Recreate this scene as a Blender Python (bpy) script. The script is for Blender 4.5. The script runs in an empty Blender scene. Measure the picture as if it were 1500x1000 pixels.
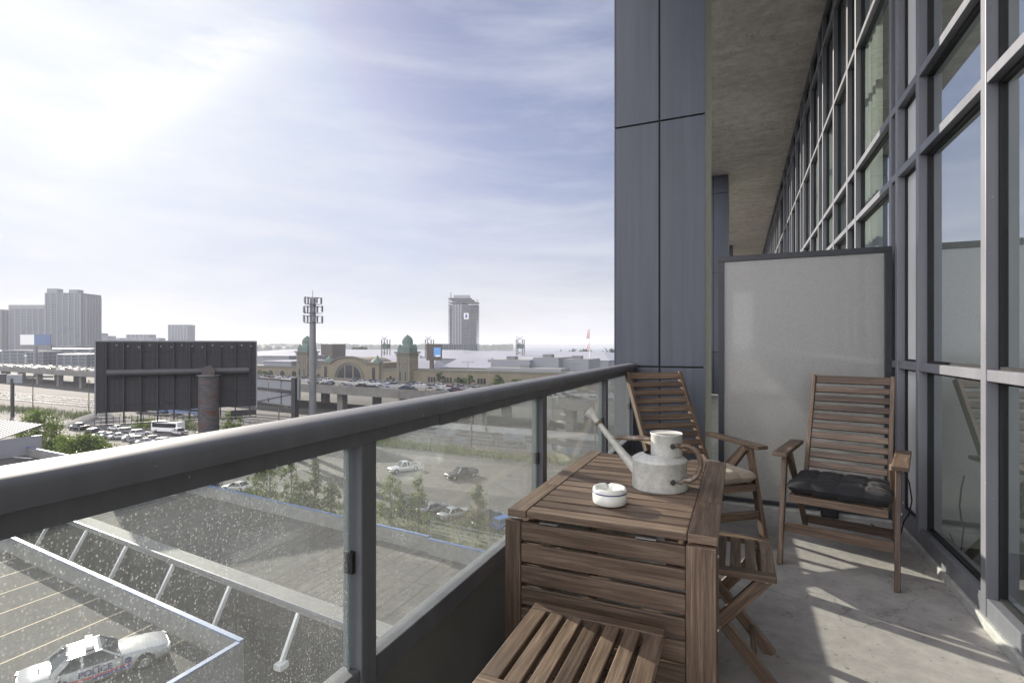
import bpy, math, random
from mathutils import Vector, Matrix, noise
R = math.radians
random.seed(7)
S = bpy.context.scene
COL = S.collection

# ---------------------------------------------------------------- camera
EYE = 1.25
YAW = R(23.7)
cd = bpy.data.cameras.new('camera'); cam = bpy.data.objects.new('camera', cd); COL.objects.link(cam)
cam.location = (0, 0, EYE); cam.rotation_euler = (R(90), 0, YAW)
cd.sensor_width = 36; cd.lens = 18.19; cd.shift_y = 5/1500
cd.clip_start = 0.02; cd.clip_end = 60000
S.camera = cam
# ---------------------------------------------------------------- sun and sky
SUN_AZ, SUN_EL = 23.5, 22.0          # degrees: azimuth from -X towards +Y, elevation
sdir = Vector((-math.cos(R(SUN_AZ))*math.cos(R(SUN_EL)), math.sin(R(SUN_AZ))*math.cos(R(SUN_EL)), math.sin(R(SUN_EL))))
ld = bpy.data.lights.new('sun', 'SUN'); ld.energy = 4.2; ld.angle = R(0.55); ld.color = (1.0, 0.91, 0.79)
lo = bpy.data.objects.new('sun', ld); COL.objects.link(lo)
lo.rotation_euler = (-sdir).to_track_quat('-Z', 'Y').to_euler()
W = bpy.data.worlds.new('World'); S.world = W; W.use_nodes = True
nt = W.node_tree; N = nt.nodes; L = nt.links; N.clear()
def nn(t, **k):
    n = N.new(t)
    for a, b in k.items(): setattr(n, a, b)
    return n
sky = nn('ShaderNodeTexSky', sky_type='NISHITA', sun_disc=False, sun_elevation=R(SUN_EL),
         sun_rotation=math.atan2(sdir.x, sdir.y), altitude=100, air_density=1.1, dust_density=2.2, ozone_density=1.6)
tc = nn('ShaderNodeTexCoord')
# clouds: thin high veil, stretched along one direction of the sky
mp = nn('ShaderNodeMapping'); mp.inputs['Rotation'].default_value = (R(0), R(24), R(18)); mp.inputs['Scale'].default_value = (1.1, 1.6, 5.0)
L.new(tc.outputs['Generated'], mp.inputs['Vector'])
n1 = nn('ShaderNodeTexNoise'); n1.inputs['Scale'].default_value = 1.7; n1.inputs['Detail'].default_value = 9; n1.inputs['Roughness'].default_value = .62; n1.inputs['Distortion'].default_value = .5
L.new(mp.outputs[0], n1.inputs['Vector'])
r1 = nn('ShaderNodeValToRGB'); r1.color_ramp.elements[0].position = .40; r1.color_ramp.elements[1].position = .74
L.new(n1.outputs['Fac'], r1.inputs[0])
mp2 = nn('ShaderNodeMapping'); mp2.inputs['Scale'].default_value = (1.0, 1.0, 7.0); mp2.inputs['Location'].default_value = (3.1, .4, 1.2)
L.new(tc.outputs['Generated'], mp2.inputs['Vector'])
n2 = nn('ShaderNodeTexNoise'); n2.inputs['Scale'].default_value = 2.6; n2.inputs['Detail'].default_value = 8; n2.inputs['Roughness'].default_value = .6
L.new(mp2.outputs[0], n2.inputs['Vector'])
r2 = nn('ShaderNodeValToRGB'); r2.color_ramp.elements[0].position = .46; r2.color_ramp.elements[1].position = .70
L.new(n2.outputs['Fac'], r2.inputs[0])
def mth(op, a, b=None, clamp=False):
    m = nn('ShaderNodeMath', operation=op, use_clamp=clamp)
    for i, x in enumerate((a, b)):
        if x is None: continue
        if isinstance(x, (int, float)): m.inputs[i].default_value = x
        else: L.new(x, m.inputs[i])
    return m.outputs[0]
# nearness to the sun and to the horizon
nv = nn('ShaderNodeVectorMath', operation='NORMALIZE'); L.new(tc.outputs['Generated'], nv.inputs[0])
dt = nn('ShaderNodeVectorMath', operation='DOT_PRODUCT'); L.new(nv.outputs[0], dt.inputs[0]); dt.inputs[1].default_value = sdir
sp = nn('ShaderNodeSeparateXYZ'); L.new(nv.outputs[0], sp.inputs[0])
pos = mth('MAXIMUM', dt.outputs['Value'], 0.0)
near = mth('POWER', pos, 7.0); core = mth('POWER', pos, 26.0)
hor = mth('POWER', mth('SUBTRACT', 1.0, mth('ABSOLUTE', sp.outputs['Z']), True), 5.0)
cov = mth('ADD', mth('MULTIPLY', r1.outputs[0], .42), mth('MULTIPLY', r2.outputs[0], .25))
cov = mth('ADD', mth('ADD', cov, .12), mth('MULTIPLY', near, .25)); cov = mth('ADD', cov, mth('MULTIPLY', hor, .60), True)
# one long contrail-like wisp
def band(p, q, width):
    a = Vector(p).normalized(); b = Vector(q).normalized(); n = a.cross(b).normalized(); m = (a+b).normalized(); half = a.dot(m)
    dn = nn('ShaderNodeVectorMath', operation='DOT_PRODUCT'); L.new(nv.outputs[0], dn.inputs[0]); dn.inputs[1].default_value = n
    dm = nn('ShaderNodeVectorMath', operation='DOT_PRODUCT'); L.new(nv.outputs[0], dm.inputs[0]); dm.inputs[1].default_value = m
    wob = mth('MULTIPLY', mth('SUBTRACT', n1.outputs['Fac'], .5), .16)
    x = mth('ABSOLUTE', mth('ADD', dn.outputs['Value'], wob))
    a1 = mth('SUBTRACT', 1.0, mth('DIVIDE', x, width), True)
    b1 = mth('MULTIPLY', mth('SUBTRACT', dm.outputs['Value'], half - .012), 30.0, True)
    return mth('MULTIPLY', mth('MULTIPLY', a1, b1), n1.outputs['Fac'], True)
def ray(u, v):
    a, b = u-750, 505-v
    return (.9157*a-.4019*758, .4019*a+.9157*758, b)
wisp = band(ray(100, 215), ray(430, 60), .055)
cov = mth('ADD', cov, mth('MULTIPLY', wisp, .9), True)
SKY = 0.056
cc = nn('ShaderNodeMixRGB'); cc.blend_type = 'MIX'      # cloud colour: pale, brighter towards the sun
cc.inputs[1].default_value = (5.6, 6.0, 7.2, 1); cc.inputs[2].default_value = (7.2, 7.3, 7.7, 1); L.new(near, cc.inputs[0])
cch = nn('ShaderNodeMixRGB'); cch.inputs[2].default_value = (7.3, 7.3, 7.5, 1); L.new(hor, cch.inputs[0]); L.new(cc.outputs[0], cch.inputs[1])
blu = nn('ShaderNodeMixRGB'); blu.blend_type = 'MULTIPLY'; blu.inputs[0].default_value = 1; blu.inputs[2].default_value = (.56, .58, .80, 1)
L.new(sky.outputs[0], blu.inputs[1])
blid = nn('ShaderNodeMixRGB'); blid.blend_type = 'DARKEN'; blid.inputs[0].default_value = 1; blid.inputs[2].default_value = (4.0, 4.8, 6.7, 1); L.new(blu.outputs[0], blid.inputs[1])
mx = nn('ShaderNodeMixRGB'); L.new(cov, mx.inputs[0]); L.new(blid.outputs[0], mx.inputs[1]); L.new(cch.outputs[0], mx.inputs[2])
lid = nn('ShaderNodeMixRGB'); lid.blend_type = 'DARKEN'; lid.inputs[0].default_value = 1; lid.inputs[2].default_value = (7.6, 7.6, 7.8, 1); L.new(mx.outputs[0], lid.inputs[1])
glow = nn('ShaderNodeMixRGB'); glow.blend_type = 'ADD'; glow.inputs[2].default_value = (2.1, 2.0, 1.75, 1); L.new(core, glow.inputs[0]); L.new(lid.outputs[0], glow.inputs[1])
# unseen fill brightness added to the sky behind the camera, lifting the shaded foreground
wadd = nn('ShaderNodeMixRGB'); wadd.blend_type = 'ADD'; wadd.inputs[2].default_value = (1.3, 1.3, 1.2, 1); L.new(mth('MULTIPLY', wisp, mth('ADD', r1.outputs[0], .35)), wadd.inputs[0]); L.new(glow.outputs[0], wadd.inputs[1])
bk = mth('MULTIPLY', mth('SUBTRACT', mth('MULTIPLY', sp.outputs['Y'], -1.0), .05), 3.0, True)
sky_fill = nn('ShaderNodeMixRGB'); sky_fill.inputs[2].default_value = (21, 20.8, 22, 1); L.new(bk, sky_fill.inputs[0]); L.new(wadd.outputs[0], sky_fill.inputs[1])
bg = nn('ShaderNodeBackground'); bg.inputs[1].default_value = SKY; L.new(sky_fill.outputs[0], bg.inputs[0])
wo = nn('ShaderNodeOutputWorld'); L.new(bg.outputs[0], wo.inputs[0])
S.view_settings.view_transform = 'Standard'; S.view_settings.look = 'None'; S.view_settings.exposure = 1.08; S.view_settings.gamma = 1
S.render.engine = 'CYCLES'
S.cycles.use_denoising = True
S.cycles.max_bounces = 10; S.cycles.transparent_max_bounces = 24; S.cycles.glossy_bounces = 5; S.cycles.diffuse_bounces = 6
S.cycles.volume_bounces = 0; S.cycles.sample_clamp_indirect = 6
S.cycles.caustics_reflective = False; S.cycles.caustics_refractive = False

# ---------------------------------------------------------------- materials
def mat(name):
    m = bpy.data.materials.new(name); m.use_nodes = True
    return m, m.node_tree.nodes, m.node_tree.links, m.node_tree.nodes['Principled BSDF']
def tex_chain(n, l, kind='Object', scale=(1, 1, 1), loc=(0, 0, 0)):
    t = n.new('ShaderNodeTexCoord'); m = n.new('ShaderNodeMapping'); m.inputs['Scale'].default_value = scale; m.inputs['Location'].default_value = loc
    l.new(t.outputs[kind], m.inputs[0]); return m.outputs[0]
def noise_n(n, l, vec, scale, detail=5, rough=.55, dist=0):
    x = n.new('ShaderNodeTexNoise'); x.inputs['Scale'].default_value = scale; x.inputs['Detail'].default_value = detail
    x.inputs['Roughness'].default_value = rough; x.inputs['Distortion'].default_value = dist; l.new(vec, x.inputs['Vector']); return x.outputs['Fac']
def ramp(n, l, fac, stops):
    r = n.new('ShaderNodeValToRGB'); e = r.color_ramp.elements
    while len(e) < len(stops): e.new(.5)
    for i, (p, c) in enumerate(stops):
        e[i].position = p; e[i].color = (c[0], c[1], c[2], 1) if hasattr(c, '__len__') else (c, c, c, 1)
    l.new(fac, r.inputs[0]); return r.outputs[0]
def mixc(n, l, fac, a, b, mode='MIX'):
    m = n.new('ShaderNodeMixRGB'); m.blend_type = mode
    for i, x in ((0, fac), (1, a), (2, b)):
        if isinstance(x, (int, float)): m.inputs[i].default_value = x
        elif isinstance(x, tuple): m.inputs[i].default_value = (*x, 1)
        else: l.new(x, m.inputs[i])
    return m.outputs[0]
def bump(n, l, b, fac, strength=.3, dist=.01):
    x = n.new('ShaderNodeBump'); x.inputs['Strength'].default_value = strength; x.inputs['Distance'].default_value = dist
    l.new(fac, x.inputs['Height']); l.new(x.outputs[0], b.inputs['Normal'])
def plain(name, col, rough=.5, metal=0, var=.12, scale=6, bmp=0, kind='Object', spec=None):
    m, n, l, b = mat(name)
    v = tex_chain(n, l, kind); f = noise_n(n, l, v, scale, 6, .6)
    lo_ = tuple(c*(1-var) for c in col); hi = tuple(min(1, c*(1+var)) for c in col)
    l.new(ramp(n, l, f, [(.3, lo_), (.7, hi)]), b.inputs['Base Color'])
    l.new(ramp(n, l, f, [(.3, max(0, rough-.07)), (.7, min(1, rough+.07))]), b.inputs['Roughness'])
    b.inputs['Metallic'].default_value = metal
    if spec is not None: b.inputs['Specular IOR Level'].default_value = spec
    if bmp: bump(n, l, b, noise_n(n, l, v, scale*6, 4), bmp)
    return m
def objcolor(name, rough=.35):
    m, n, l, b = mat(name); o = n.new('ShaderNodeObjectInfo'); l.new(o.outputs['Color'], b.inputs['Base Color'])
    b.inputs['Roughness'].default_value = rough; b.inputs['Coat Weight'].default_value = .5; b.inputs['Coat Roughness'].default_value = .08
    return m
def wood(name, a, b_, c):
    m, n, l, b = mat(name)
    v = tex_chain(n, l, 'UV', (1.6, 34, 1)); g = noise_n(n, l, v, 2.2, 9, .66, .7)
    v2 = tex_chain(n, l, 'UV', (.55, 1.1, 1), (3, 7, 0)); g2 = noise_n(n, l, v2, 1.0, 2, .5)
    v3 = tex_chain(n, l, 'UV', (5, 160, 1)); g3 = noise_n(n, l, v3, 1.5, 5, .6)
    c1 = ramp(n, l, g, [(.28, a), (.5, b_), (.72, c)])
    c2 = mixc(n, l, 1.0, c1, ramp(n, l, g2, [(.38, (.62, .58, .56)), (.62, (1.38, 1.36, 1.34))]), 'MULTIPLY')
    c3 = mixc(n, l, .5, c2, ramp(n, l, g3, [(.35, .55), (.55, 1.1)]), 'MULTIPLY')
    l.new(c3, b.inputs['Base Color']); l.new(ramp(n, l, g3, [(.3, .42), (.7, .62)]), b.inputs['Roughness'])
    bump(n, l, b, g3, .35, .002)
    return m
M = {}
M['wood'] = wood('weathered_acacia', (.054, .033, .022), (.140, .097, .068), (.275, .207, .153))
M['rail'] = plain('rail_powder_coat', (.150, .155, .172), .55, 0, .14, 3, .04, spec=.3)
def specks(m, col, scale, lo_, hi_, streak=0):
    n = m.node_tree.nodes; l = m.node_tree.links; b = n['Principled BSDF']; src = b.inputs['Base Color'].links[0].from_socket
    v = tex_chain(n, l, 'Object'); f = noise_n(n, l, v, scale, 2, .5); c = mixc(n, l, ramp(n, l, f, [(lo_, .0), (hi_, .8)]), src, col)
    if streak:
        f2 = noise_n(n, l, tex_chain(n, l, 'Object', (9, 9, .35)), 1.6, 6, .6); c = mixc(n, l, streak, c, ramp(n, l, f2, [(.32, .72), (.68, 1.22)]), 'MULTIPLY')
    l.new(c, b.inputs['Base Color'])
M['spandrel'] = plain('spandrel_sheet', (.19, .192, .185), .45, 0, .18, 2.2)
M['pier'] = plain('pier_cladding', (.086, .096, .124), .42, 0, .07, 1.1)
M['black'] = plain('black_gasket', (.008, .008, .009), .6)
M['mull'] = plain('mullion_aluminium', (.205, .21, .232), .42, .15, .08, 2)
M['screw'] = plain('screw_steel', (.5, .5, .48), .35, .9)
M['white'] = plain('white_paint', (.74, .74, .73), .55, 0, .04, 3)
M['blind'] = plain('pale_blind', (.70, .72, .68), .8, 0, .08, 2)
M['interior'] = plain('interior_wall', (.38, .38, .37), .8)
M['darkint'] = plain('interior_dark', (.14, .135, .13), .8)

def concrete(name, dark, light, crack=True, sc=1.0, streak=False):
    m, n, l, b = mat(name)
    v = tex_chain(n, l, 'Object'); a = noise_n(n, l, v, 1.3*sc, 8, .62, .3); a2 = noise_n(n, l, v, 9*sc, 8, .7)
    col = ramp(n, l, a, [(.25, dark), (.75, light)])
    col = mixc(n, l, .55, col, ramp(n, l, a2, [(.3, .52), (.7, 1.30)]), 'MULTIPLY')
    vs = tex_chain(n, l, 'Object', (1, 1, 1), (5, 2, 1)); sp_ = noise_n(n, l, vs, 38*sc, 3, .5)
    col = mixc(n, l, 1, col, ramp(n, l, sp_, [(.26, .45), (.36, 1.0)]), 'MULTIPLY')
    if crack:
        vo = n.new('ShaderNodeTexVoronoi'); vo.feature = 'DISTANCE_TO_EDGE'; vo.inputs['Scale'].default_value = .55*sc
        dv = n.new('ShaderNodeVectorMath'); dv.operation = 'ADD'; nz = n.new('ShaderNodeTexNoise'); nz.inputs['Scale'].default_value = 3; nz.inputs['Detail'].default_value = 6
        l.new(v, nz.inputs['Vector']); l.new(v, dv.inputs[0]); l.new(nz.outputs['Color'], dv.inputs[1]); l.new(dv.outputs[0], vo.inputs['Vector'])
        col = mixc(n, l, 1, col, ramp(n, l, vo.outputs['Distance'], [(.0, .62), (.005, 1.0)]), 'MULTIPLY')
    if streak:
        vv = tex_chain(n, l, 'Object', (.6, 5, 5)); s_ = noise_n(n, l, vv, 1.2, 7, .65, .4)
        col = mixc(n, l, .6, col, ramp(n, l, s_, [(.3, .72), (.7, 1.15)]), 'MULTIPLY')
    l.new(col, b.inputs['Base Color']); b.inputs['Roughness'].default_value = .78
    bump(n, l, b, a2, .35, .006)
    return m
M['floor'] = concrete('balcony_concrete', (.33, .31, .295), (.50, .475, .45))
M['soffit'] = concrete('soffit_concrete', (.62, .57, .53), (.82, .77, .73), True, .6, True)
M['conc'] = concrete('pale_concrete', (.30, .30, .29), (.42, .42, .40), False)
M['curb'] = concrete('curb_concrete', (.38, .38, .36), (.55, .55, .52), False, 2)

specks(M['rail'], (.4, .4, .39), 60, .72, .76, .5); specks(M['pier'], (.25, .25, .26), 45, .75, .78, .6); specks(M['mull'], (.45, .45, .45), 60, .73, .77, .4)
def glassmat(name, tint, base, power, gloss=(.9, .95, 1)):
    m, n, l, b = mat(name); n.remove(b); out = n['Material Output']
    lw = n.new('ShaderNodeLayerWeight'); lw.inputs[0].default_value = .5
    p = n.new('ShaderNodeMath'); p.operation = 'POWER'; l.new(lw.outputs['Facing'], p.inputs[0]); p.inputs[1].default_value = power
    q = n.new('ShaderNodeMath'); q.operation = 'MULTIPLY_ADD'; q.use_clamp = True; l.new(p.outputs[0], q.inputs[0]); q.inputs[1].default_value = 1-base; q.inputs[2].default_value = base
    t = n.new('ShaderNodeBsdfTransparent'); t.inputs[0].default_value = (*tint, 1)
    g = n.new('ShaderNodeBsdfGlossy'); g.inputs['Roughness'].default_value = .005; g.inputs[0].default_value = (*gloss, 1)
    x = n.new('ShaderNodeMixShader'); l.new(q.outputs[0], x.inputs[0]); l.new(t.outputs[0], x.inputs[1]); l.new(g.outputs[0], x.inputs[2])
    l.new(x.outputs[0], out.inputs[0]); return m, n, l, x, out
M['window'] = glassmat('window_glass', (.74, .81, .77), .20, 2.2)[0]
# rain-spotted railing glass
m_, n_, l_, x_, o_ = glassmat('dusty_rail_glass', (.93, .96, .95), .04, 4.5)
M['railglass'] = m_
v_ = tex_chain(n_, l_, 'Object', (1, 70, 1.0)); st = noise_n(n_, l_, v_, 3.0, 8, .7)
v_ = tex_chain(n_, l_, 'Object', (1, 1, .8)); spk = noise_n(n_, l_, v_, 420, 3, .7)
v_ = tex_chain(n_, l_, 'Object', (1, 1, .7)); big = noise_n(n_, l_, v_, 4.5, 5, .6)
v_ = tex_chain(n_, l_, 'Object', (1, .5, 1)); dots = noise_n(n_, l_, v_, 48, 2, .5)
vor_ = n_.new('ShaderNodeTexVoronoi'); vor_.inputs['Scale'].default_value = 170; l_.new(tex_chain(n_, l_, 'Object', (1, 1, .6)), vor_.inputs['Vector'])
def addn(a, ka, b, kb):
    m = n_.new('ShaderNodeMath'); m.operation = 'MULTIPLY_ADD'; l_.new(a, m.inputs[0]); m.inputs[1].default_value = ka
    m3 = n_.new('ShaderNodeMath'); m3.operation = 'MULTIPLY'; l_.new(b, m3.inputs[0]); m3.inputs[1].default_value = kb; l_.new(m3.outputs[0], m.inputs[2]); return m.outputs[0]
def dotlayer(scale, r0, r1, keep, sy=.75):
    vo_ = n_.new('ShaderNodeTexVoronoi'); vo_.inputs['Scale'].default_value = scale; l_.new(tex_chain(n_, l_, 'Object', (1, 1, sy)), vo_.inputs['Vector'])
    d_ = ramp(n_, l_, vo_.outputs['Distance'], [(r0, 1.0), (r1, .0)]); sc_ = n_.new('ShaderNodeSeparateColor'); l_.new(vo_.outputs['Color'], sc_.inputs[0])
    return mixc(n_, l_, 1, d_, ramp(n_, l_, sc_.outputs[0], [(keep, .0), (min(1, keep+.35), 1.0)]), 'MULTIPLY')
film = mixc(n_, l_, 1, dotlayer(125, .08, .26, .45), dotlayer(220, .12, .38, .30), 'ADD')
film = mixc(n_, l_, 1, film, ramp(n_, l_, st, [(.38, .15), (.64, .80)]), 'MULTIPLY')
film = mixc(n_, l_, 1, film, ramp(n_, l_, big, [(.32, .25), (.68, 1.0)]), 'MULTIPLY')
film = mixc(n_, l_, 1, film, dotlayer(46, .04, .10, .86, .5), 'ADD')
film = mixc(n_, l_, 1, film, ramp(n_, l_, st, [(.3, .04), (.8, .10)]), 'ADD')
bw = n_.new('ShaderNodeRGBToBW'); l_.new(film, bw.inputs[0])
fm = n_.new('ShaderNodeMath'); fm.operation = 'MULTIPLY'; fm.inputs[1].default_value = .75; fm.use_clamp = True; l_.new(bw.outputs[0], fm.inputs[0])
tl = n_.new('ShaderNodeBsdfTranslucent'); tl.inputs[0].default_value = (.80, .81, .80, 1)
df = n_.new('ShaderNodeBsdfDiffuse'); df.inputs[0].default_value = (.7, .7, .7, 1)
ms = n_.new('ShaderNodeMixShader'); ms.inputs[0].default_value = .5; l_.new(tl.outputs[0], ms.inputs[1]); l_.new(df.outputs[0], ms.inputs[2])
m2 = n_.new('ShaderNodeMixShader'); l_.new(fm.outputs[0], m2.inputs[0]); l_.new(x_.outputs[0], m2.inputs[1]); l_.new(ms.outputs[0], m2.inputs[2])
l_.new(m2.outputs[0], o_.inputs[0])
M['edge'] = plain('glass_edge', (.16, .22, .21), .15)
# frosted screen
m, n, l, b = mat('frosted_glass'); n.remove(b); out = n['Material Output']
v = tex_chain(n, l, 'Object'); g = noise_n(n, l, v, 120, 4, .75); g0 = noise_n(n, l, v, 1.6, 3, .5)
tr = n.new('ShaderNodeBsdfTranslucent'); l.new(ramp(n, l, g, [(.38, (.74, .71, .69)), (.62, (.97, .94, .92))]), tr.inputs[0])
dd = n.new('ShaderNodeBsdfDiffuse'); l.new(ramp(n, l, g, [(.38, (.66, .64, .65)), (.62, (.96, .93, .93))]), dd.inputs[0])
gl = n.new('ShaderNodeBsdfGlossy'); gl.inputs['Roughness'].default_value = .32; gl.inputs[0].default_value = (.8, .8, .8, 1)
rf = n.new('ShaderNodeBsdfRefraction'); rf.inputs['Roughness'].default_value = .42; rf.inputs['IOR'].default_value = 1.02; rf.inputs[0].default_value = (.88, .9, .88, 1)
bp = n.new('ShaderNodeBump'); bp.inputs['Strength'].default_value = .4; bp.inputs['Distance'].default_value = .002; l.new(g, bp.inputs['Height'])
for s_ in (gl, rf): l.new(bp.outputs[0], s_.inputs['Normal'])
a1 = n.new('ShaderNodeMixShader'); a1.inputs[0].default_value = .25; l.new(tr.outputs[0], a1.inputs[1]); l.new(dd.outputs[0], a1.inputs[2])
a2 = n.new('ShaderNodeMixShader'); a2.inputs[0].default_value = .35; l.new(a1.outputs[0], a2.inputs[1]); l.new(rf.outputs[0], a2.inputs[2])
a3 = n.new('ShaderNodeMixShader'); a3.inputs[0].default_value = .10; l.new(a2.outputs[0], a3.inputs[1]); l.new(gl.outputs[0], a3.inputs[2])
l.new(a3.outputs[0], out.inputs[0]); M['frost'] = m
# fabrics, can, cup
def fabric(name, col, sheen=.3):
    m, n, l, b = mat(name); v = tex_chain(n, l, 'Object'); w = noise_n(n, l, v, 220, 3, .6); w2 = noise_n(n, l, v, 6, 5, .6)
    c = ramp(n, l, w, [(.3, tuple(x*.7 for x in col)), (.7, tuple(x*1.3 for x in col))])
    c = mixc(n, l, 1, c, ramp(n, l, w2, [(.3, .85), (.7, 1.12)]), 'MULTIPLY'); l.new(c, b.inputs['Base Color'])
    b.inputs['Roughness'].default_value = .85; b.inputs['Sheen Weight'].default_value = sheen; bump(n, l, b, w, .3, .001); return m
M['dkcloth'] = fabric('charcoal_cloth', (.016, .016, .019), .04); M['ltcloth'] = fabric('taupe_cloth', (.33, .27, .205))
m, n, l, b = mat('galvanised_zinc'); v = tex_chain(n, l, 'Object'); a = noise_n(n, l, v, 14, 8, .7, .6); c_ = noise_n(n, l, v, 70, 4, .6)
vo = n.new('ShaderNodeTexVoronoi'); vo.inputs['Scale'].default_value = 60; l.new(v, vo.inputs['Vector'])
col = ramp(n, l, a, [(.28, (.40, .40, .37)), (.5, (.57, .57, .53)), (.74, (.72, .71, .66))])
col = mixc(n, l, .35, col, ramp(n, l, vo.outputs['Distance'], [(.1, .75), (.6, 1.12)]), 'MULTIPLY')
l.new(col, b.inputs['Base Color']); l.new(ramp(n, l, c_, [(.3, .38), (.7, .62)]), b.inputs['Roughness']); b.inputs['Metallic'].default_value = .12; bump(n, l, b, c_, .15, .001); M['zinc'] = m
m, n, l, b = mat('rusty_tin'); v = tex_chain(n, l, 'Object'); a = noise_n(n, l, v, 16, 8, .7)
l.new(ramp(n, l, a, [(.34, (.10, .062, .042)), (.5, (.21, .155, .115)), (.62, (.36, .34, .31))]), b.inputs['Base Color']); b.inputs['Roughness'].default_value = .5; b.inputs['Metallic'].default_value = .4; M['rust'] = m
M['ceramic'] = plain('glazed_ceramic', (.80, .80, .74), .12, 0, .02, 3); M['blueline'] = plain('blue_glaze', (.05, .06, .22), .15)
M['ash'] = plain('ash_in_well', (.10, .07, .05), .9)
# grounds
def ground(name, cols, sc, seams=None, bm_=.3):
    m, n, l, b = mat(name); v = tex_chain(n, l, 'Object')
    a = noise_n(n, l, v, sc, 9, .65, .3); a2 = noise_n(n, l, v, sc*11, 6, .7); a3 = noise_n(n, l, v, sc*.2, 4, .6)
    c = ramp(n, l, a, cols); c = mixc(n, l, .8, c, ramp(n, l, a2, [(.3, .50), (.7, 1.35)]), 'MULTIPLY'); c = mixc(n, l, .85, c, ramp(n, l, a3, [(.3, .62), (.7, 1.2)]), 'MULTIPLY')
    if seams:
        sx = n.new('ShaderNodeSeparateXYZ'); l.new(v, sx.inputs[0])
        q = n.new('ShaderNodeMath'); q.operation = 'MULTIPLY'; q.inputs[1].default_value = 1/seams; l.new(sx.outputs[0], q.inputs[0])
        q2 = n.new('ShaderNodeMath'); q2.operation = 'FRACT'; l.new(q.outputs[0], q2.inputs[0])
        c = mixc(n, l, 1, c, ramp(n, l, q2.outputs[0], [(.0, .40), (.07, .55), (.12, 1.0)]), 'MULTIPLY')
    l.new(c, b.inputs['Base Color']); b.inputs['Roughness'].default_value = .9; bump(n, l, b, a2, bm_, .05); return m
M['asphalt'] = ground('deck_asphalt', [(.3, (.048, .045, .041)), (.7, (.080, .075, .068))], .35)
M['membrane'] = ground('roof_membrane', [(.3, (.060, .056, .050)), (.55, (.092, .087, .078)), (.75, (.21, .20, .19))], .22, 1.05)
M['dirt'] = ground('gravel_lot', [(.3, (.085, .080, .070)), (.7, (.165, .156, .138))], .08)
M['land'] = ground('city_ground', [(.3, (.040, .042, .037)), (.7, (.078, .076, .070))], .03)
M['ballast'] = ground('rail_ballast', [(.3, (.032, .029, .026)), (.7, (.070, .064, .058))], .15)
M['trench'] = ground('trench_paving', [(.3, (.030, .030, .031)), (.7, (.060, .059, .058))], .4)
M['mound'] = ground('dark_gravel', [(.3, (.05, .052, .055)), (.7, (.10, .10, .105))], .4)
M['grass'] = ground('dry_grass', [(.3, (.055, .070, .028)), (.7, (.14, .13, .065))], .3)
M['leaf'] = plain('leaf_green', (.075, .105, .040), .6, 0, .45, 1.1)
M['leafdark'] = plain('leaf_dark', (.050, .070, .036), .6, 0, .4, .8)
M['leaffar'] = plain('leaf_far', (.060, .080, .050), .8, 0, .4, .05)
for nm_, cl_ in (('leaf', ((.045, .065, .022), (.13, .165, .055))), ('leafdark', ((.030, .045, .020), (.085, .115, .045)))):
    m, n, l, b = mat('foliage_'+nm_); v = tex_chain(n, l, 'Object'); c = ramp(n, l, noise_n(n, l, v, 1.1, 5, .6), [(.32, cl_[0]), (.68, cl_[1])]); l.new(c, b.inputs['Base Color']); b.inputs['Roughness'].default_value = .55
    tr_ = n.new('ShaderNodeBsdfTranslucent'); l.new(mixc(n, l, 1, c, (1.5, 1.7, .8), 'MULTIPLY'), tr_.inputs[0]); x_m = n.new('ShaderNodeMixShader'); x_m.inputs[0].default_value = .4
    l.new(b.outputs[0], x_m.inputs[1]); l.new(tr_.outputs[0], x_m.inputs[2]); l.new(x_m.outputs[0], n['Material Output'].inputs[0]); M[nm_] = m
M['bark'] = plain('bark', (.12, .095, .07), .9, 0, .3, 5)
M['blade'] = plain('weed_blade', (.13, .16, .055), .8, 0, .4, .7)
M['blue'] = plain('blue_coping', (.085, .14, .27), .55, .0, .1, 1)
M['parapet'] = concrete('parapet_concrete', (.14, .14, .135), (.22, .22, .21), False, .4)
M['paint'] = plain('stall_paint', (.45, .36, .25), .8, 0, .25, 4)
M['bridge'] = concrete('highway_concrete', (.095, .093, .085), (.16, .155, .14), False, .05)
M['stone'] = plain('buff_stone', (.165, .142, .098), .85, 0, .14, .25)
M['stonedk'] = plain('grey_stone_trim', (.12, .125, .105), .85, 0, .14, .3)
M['copper'] = plain('green_copper', (.085, .13, .11), .7, 0, .2, .4)
M['winfar'] = plain('far_window', (.02, .023, .03), .25)
M['roofwhite'] = plain('white_metal_roof', (.30, .30, .33), .4, 0, .06, .05)
M['roofgrey'] = plain('grey_flat_roof', (.24, .235, .225), .8, 0, .15, .08)
M['steel'] = plain('grey_steel', (.16, .165, .17), .5, .3, .15, 1)
M['pipe'] = plain('dull_pipe', (.055, .055, .06), .6, 0, .2, 1)
M['frame'] = plain('screen_frame', (.030, .033, .040), .4)
M['darksteel'] = plain('dark_steel', (.030, .030, .034), .6, .1, .2, .8)
M['bbback'] = plain('billboard_back', (.026, .025, .029), .7, 0, .25, .5)
M['palewall'] = plain('pale_tower_concrete', (.26, .265, .28), .7, 0, .1, .05)
M['brown'] = plain('brown_cladding', (.085, .07, .062), .8, 0, .1, .1)
M['towerglass'] = plain('tower_glass', (.035, .05, .065), .3, .1, .25, .03)
M['towerslab'] = plain('tower_slab', (.14, .155, .18), .7, 0, .1, .02)
M['beigewall'] = plain('beige_wall', (.36, .30, .22), .8)
M['greywall'] = plain('grey_metal_wall', (.19, .20, .22), .6, 0, .1, .1)
M['tyre'] = plain('tyre_rubber', (.014, .014, .015), .8); M['rim'] = plain('wheel_rim', (.40, .41, .42), .35, .7)
M['carpaint'] = objcolor('car_paint'); M['carglass'] = plain('car_glass', (.018, .022, .026), .06, 0, .1, 1)
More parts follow.
